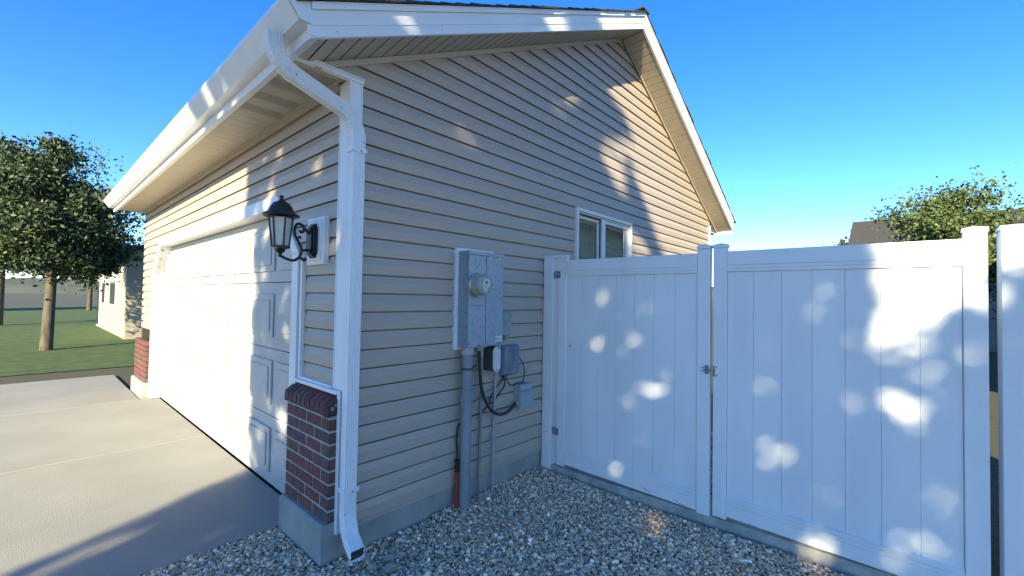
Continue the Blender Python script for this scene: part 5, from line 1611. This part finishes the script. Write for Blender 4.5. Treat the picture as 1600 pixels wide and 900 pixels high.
    (2, 0.0, [(3.318, -0.942), (3.252, -0.96), (3.198, -0.955), (3.173, -0.929), (3.187, -0.892), (3.236, -0.856), (3.302, -0.836), (3.361, -0.839), (3.387, -0.867), (3.37, -0.906)], 0.73),
    (2, 0.0, [(4.661, 0.874), (4.61, 0.844), (4.573, 0.833), (4.561, 0.845), (4.58, 0.875), (4.623, 0.912), (4.674, 0.943), (4.714, 0.955), (4.726, 0.944), (4.705, 0.912)], 0.53),
    (2, 0.0, [(2.539, -1.335), (2.5, -1.343), (2.465, -1.336), (2.446, -1.316), (2.451, -1.291), (2.478, -1.27), (2.517, -1.26), (2.554, -1.267), (2.573, -1.287), (2.567, -1.313)], 0.6900000000000001),
    (2, 0.0, [(3.234, -0.412), (3.183, -0.435), (3.141, -0.437), (3.122, -0.418), (3.134, -0.384), (3.173, -0.349), (3.224, -0.325), (3.269, -0.322), (3.289, -0.342), (3.275, -0.377)], 0.73),
    (1, -0.3, [(4.5, 3.9), (4.5, 5.4), (9.0, 5.4), (9.0, 0.0), (8.2, 0.0)], 1.0),
    (1, 0.0, [(7.9, -1.0), (7.9, 6.0), (12.0, 6.0), (12.0, -1.0)], 1.0),
]
def inpoly(px, py, poly):
    inside = np.zeros(len(px), bool)
    n = len(poly)
    j = n - 1
    for i in range(n):
        xi, yi = poly[i]
        xj, yj = poly[j]
        cond = ((yi > py) != (yj > py)) & (px < (xj - xi) * (py - yi) / (yj - yi + 1e-12) + xi)
        inside ^= cond
        j = i
    return inside
sd = np.array(SUN)
e1 = np.array([sd[1], -sd[0], 0.0]); e1 /= np.linalg.norm(e1)
e2 = np.cross(e1, sd); e2 *= np.sign(e2[2])
def crown_points(n, cE1, cE2, rE1, rE2, d0, d1, rng=RNG):
    a = rng.uniform(-1, 1, n); b_ = rng.uniform(-1, 1, n); c = rng.uniform(-1, 1, n)
    keep = (np.abs(a) ** 6 + np.abs(b_) ** 6 + np.abs(c) ** 4) < 1 + 0.12 * np.sin(a * 9 + b_ * 7 + c * 5)
    a, b_, c = a[keep], b_[keep], c[keep]
    return np.outer(cE1 + a * rE1, e1) + np.outer(cE2 + b_ * rE2, e2) - np.outer((d0 + d1) / 2 + c * (d1 - d0) / 2, sd)
def project(pts, ax, val):
    t = (val - pts[:, ax]) / sd[ax]
    return pts + t[:, None] * sd
def open_to_sun(pts, rng=RNG):
    kill = np.zeros(len(pts), bool)
    for (ax, val, poly, op) in FLECKS:
        q = project(pts, ax, val) + rng.normal(0, 0.055 if op > 0.99 else 0.012, pts.shape)
        o = [i for i in range(3) if i != ax]
        ins = inpoly(q[:, o[0]], q[:, o[1]], poly)
        kill |= ins & (rng.uniform(0, 1, len(pts)) < (op if op > 0.955 else 1 - (1 - op) * 1.2))
    return kill

tree = empty('shade_tree', (-6.6, -5.2, 0), 'large leafy shade tree standing across the yard from the gate, throwing dappled shade', 'tree')
O_ = np.array([3.15, -1.0, 1.0])
def E(p):
    return float(np.dot(p, e1)), float(np.dot(p, e2))
cp = crown_points(360000, 2.10, 2.50, 3.15, 3.60, 8.6, 12.8)
cp = cp[cp[:, 2] > 1.7]
kl = open_to_sun(cp)
E1, E2 = cp @ e1, cp @ e2
hr = np.random.default_rng(21)
for k in range(330):
    if k < 235: c1_, c2_ = hr.uniform(2.98, 5.2), hr.uniform(-1.0, 5.5)
    else: c1_, c2_ = hr.uniform(-1.4, -0.35), hr.uniform(-0.5, 5.0)
    r1_, r2_, tt_ = hr.uniform(0.03, 0.09), hr.uniform(0.03, 0.13), hr.uniform(-0.9, 0.9)
    da_, db_ = E1 - c1_, E2 - c2_
    ua_, ub_ = da_ * math.cos(tt_) + db_ * math.sin(tt_), -da_ * math.sin(tt_) + db_ * math.cos(tt_)
    kl |= ((ua_ / r1_) ** 2 + (ub_ / r2_) ** 2 < 1) & (hr.uniform(0, 1, len(cp)) < hr.uniform(0.7, 0.95))
cp = cp[~kl]
lv = leaves('crown', cp, 0.047, M_leaf, tree)
cc_ = cp.mean(0)
b = MB()
base = Vector((float(cc_[0]) - 0.4, float(cc_[1]) - 0.3, -0.1))
tree.location = (base.x, base.y, 0)
top = Vector((float(cc_[0]), float(cc_[1]), float(cc_[2]) + 1.6))
b.tube([base, base + Vector((.05, .02, 1.4)), base.lerp(top, 0.45), top], [0.27, 0.21, 0.16, 0.05], 12)
rt_ = random.Random(6)
sdv = Vector(sd)
for k in range(9):
    s0 = base.lerp(top, 0.30 + 0.06 * k)
    a = rt_.uniform(0, 6.28)
    e = s0 + Vector((math.cos(a) * 1.5, math.sin(a) * 1.5, rt_.uniform(0.6, 1.6)))
    b.tube([s0, s0.lerp(e, 0.5) + Vector((0, 0, -.1)), e], [0.08, 0.05, 0.015], 8)
b.build('trunk', M_bark, tree, smooth=True)
adopt(tree)

def simple_tree(loc, h, r, label, m=M_leaf2, seed=1, n=46000, size=0.050):
    rng = np.random.default_rng(seed)
    t = empty('tree', loc, label, 'tree')
    cl = rng.normal(size=(90, 3))
    cl /= np.linalg.norm(cl, axis=1)[:, None]
    cl = cl * (rng.uniform(0.25, 1.15, 90) ** 0.6)[:, None] * np.array([r * .85, r * .75, h * 0.31]) * (1 + 0.22 * np.sin(cl[:, :1] * 5 + seed) * np.cos(cl[:, 1:2] * 4 + seed)) + np.array([0, 0, h * 0.62])
    i = rng.integers(0, 90, n)
    q = rng.normal(size=(n, 3)) * (r * rng.uniform(0.07, 0.19, 90)[i])[:, None] * np.array([1.15, 1.15, 0.75]) + cl[i]
    leaves('crown', q + np.array(loc), size, m, t, rng)
    b = MB()
    L = Vector(loc)
    b.tube([L + Vector((0, 0, -.1)), L + Vector((.05, 0, h * .35)), L + Vector((0, .05, h * .8))], [0.04 * h * .6, 0.03 * h * .6, 0.02], 10)
    for k in range(6):
        a = k * 1.05
        s0 = L + Vector((0, 0, h * (0.3 + .06 * k)))
        b.tube([s0, s0 + Vector((math.cos(a) * r * .6, math.sin(a) * r * .6, h * .18))], [0.05, 0.012], 7)
    b.build('trunk', M_bark, t, smooth=True)
    adopt(t)

# ------------------------------------------------------------------ neighbours and background outside the photo's own view
def simple_house(x0, x1, y0, y1, wall_h, ridge_h, label, mwall, along='x', wins=()):
    h = empty('neighbour_house', ((x0 + x1) / 2, (y0 + y1) / 2, 0), label, 'house')
    b = MB()
    b.box(x0, x1, y0, y1, -0.1, wall_h)
    if along == 'x':
        cy = (y0 + y1) / 2
        b.add([(x0, y0, wall_h), (x0, y1, wall_h), (x0, cy, ridge_h - .15), (x1, y0, wall_h), (x1, y1, wall_h), (x1, cy, ridge_h - .15)], [(0, 1, 2), (5, 4, 3)])
    else:
        cx = (x0 + x1) / 2
        b.add([(x0, y0, wall_h), (x1, y0, wall_h), (cx, y0, ridge_h - .15), (x0, y1, wall_h), (x1, y1, wall_h), (cx, y1, ridge_h - .15)], [(0, 1, 2), (5, 4, 3)])
    b.build('wall', mwall, h)
    b = MB()
    ov = 0.45
    if along == 'x':
        cy = (y0 + y1) / 2
        s = (ridge_h - wall_h) / (cy - y0)
        for sg in (-1, 1):
            ye = y0 - ov if sg < 0 else y1 + ov
            ze = wall_h - s * ov
            b.hexa([(x0 - ov, ye, ze), (x1 + ov, ye, ze), (x1 + ov, cy, ridge_h), (x0 - ov, cy, ridge_h),
                    (x0 - ov, ye, ze + .14), (x1 + ov, ye, ze + .14), (x1 + ov, cy, ridge_h + .14), (x0 - ov, cy, ridge_h + .14)])
    else:
        cx = (x0 + x1) / 2
        s = (ridge_h - wall_h) / (cx - x0)
        for sg in (-1, 1):
            xe = x0 - ov if sg < 0 else x1 + ov
            ze = wall_h - s * ov
            b.hexa([(xe, y0 - ov, ze), (xe, y1 + ov, ze), (cx, y1 + ov, ridge_h), (cx, y0 - ov, ridge_h),
                    (xe, y0 - ov, ze + .14), (xe, y1 + ov, ze + .14), (cx, y1 + ov, ridge_h + .14), (cx, y0 - ov, ridge_h + .14)])
    b.build('roof', M_shingle, h)
    for (wx0, wx1, wy0, wy1, wz0, wz1) in wins:
        b = MB()
        b.box(wx0, wx1, wy0, wy1, wz0, wz1)
        w = b.build('window', M_sash, h)
        b = MB()
        dx, dy = wx1 - wx0, wy1 - wy0
        if dx > dy: b.box(wx0 + .07, wx1 - .07, wy0 - .01, wy1 + .01, wz0 + .07, wz1 - .07)
        else: b.box(wx0 - .01, wx1 + .01, wy0 + .07, wy1 - .07, wz0 + .07, wz1 - .07)
        b.build('pane', M_glassdark, w)
    adopt(h)
    return h

def brick_wall_mat():
    m = bpy.data.materials.new('neighbour_brick')
    m.use_nodes = True
    n, l = m.node_tree.nodes, m.node_tree.links
    b = n['Principled BSDF']
    b.inputs['Roughness'].default_value = 0.9
    tc = n.new('ShaderNodeTexCoord')
    mp = n.new('ShaderNodeMapping')
    mp.inputs['Rotation'].default_value = (math.radians(90), 0, 0)
    l.new(tc.outputs['Object'], mp.inputs[0])
    t = n.new('ShaderNodeTexBrick')
    t.inputs['Scale'].default_value = 1.0
    t.inputs['Brick Width'].default_value = 0.8
    t.inputs['Row Height'].default_value = 0.26
    t.inputs['Mortar Size'].default_value = 0.014
    t.inputs['Color1'].default_value = (0.38, 0.40, 0.34, 1)
    t.inputs['Color2'].default_value = (0.48, 0.48, 0.40, 1)
    t.inputs['Mortar'].default_value = (0.04, 0.05, 0.05, 1)
    l.new(mp.outputs[0], t.inputs['Vector'])
    l.new(t.outputs['Color'], b.inputs['Base Color'])
    return m
nb = simple_house(6.5, 19.0, -13.5, -6.3, 4.3, 6.0, 'neighbouring block walled house mirrored in the window panes', brick_wall_mat(), 'x')
simple_house(2.2, 12.5, 16.5, 25.0, 2.8, 5.2, 'tan neighbour house far beyond the driveway', M_stucco, 'y',
             wins=[(2.14, 2.22, 21.5, 22.6, 1.0, 2.2), (2.14, 2.22, 23.4, 24.3, 0.02, 2.1), (4.0, 5.6, 16.44, 16.52, 1.0, 2.2), (8.5, 10.1, 16.44, 16.52, 1.0, 2.2), (2.14, 2.22, 18.5, 20.0, 1.0, 2.2)])
simple_tree((0.4, 14.2, 0), 5.5, 1.8, 'round green tree on the lawn beyond the driveway', seed=5)
simple_tree((-0.8, 27.0, 0), 8.0, 2.8, 'tall tree behind the far neighbour house at left', seed=8, size=0.09)
simple_house(22.0, 32.0, -9.0, -1.2, 2.9, 5.4, 'low neighbour house with dark roof beyond the white fence', M_stucco, 'y')
simple_tree((15.0, -3.4, 0), 4.6, 1.5, 'small tree rising above the white fence at right', M_leaf, seed=12, n=30000, size=0.045)

# a loose row of trees far off, ending the view down the street
far_specs = [(-14, 44, 7.5, 3.0), (-6, 50, 9.0, 3.6), (3.5, 47, 7.0, 3.0), (12, 52, 9.5, 3.8), (22, 46, 8.0, 3.2), (44, -1, 7.0, 3.0), (46, -9, 7.5, 3.2)]
for k, (tx, ty, th_, tr_) in enumerate(far_specs):
    simple_tree((tx, ty, 0), th_, tr_, ['far tree leftmost on the horizon', 'tall far tree behind the lawn', 'low far tree in line with the driveway', 'tallest far tree behind the tan neighbour house', 'far tree right of the tan neighbour house', 'distant tree left of the dark roofed house beyond the fence', 'distant tree right of the dark roofed house beyond the fence'][k], seed=30 + k, n=9000, size=0.17)

# low wooded ridge closing the horizon
M_ridge = mat('wooded_ridge', (0.045, 0.06, 0.045), 1.0, c2=(0.10, 0.11, 0.085), scale=0.05, detail=10)
rg = MB()
N_ = 160
vs = []
for k in range(N_):
    a = 2 * math.pi * k / N_
    h = 11 + 4.5 * math.sin(a * 7 + 1) + 3 * math.sin(a * 17 + 2) + 1.3 * math.sin(a * 41)
    for rr, hh in ((300, -2), (330, h * 0.7), (355, h), (385, -2)):
        vs.append((rr * math.cos(a), rr * math.sin(a), hh))
fs = []
for k in range(N_):
    n2 = (k + 1) % N_
    for j in range(3):
        fs.append((k * 4 + j, n2 * 4 + j, n2 * 4 + j + 1, k * 4 + j + 1))
rg.add(vs, fs)
tag(rg.build('hills', M_ridge, smooth=True), kind='structure')
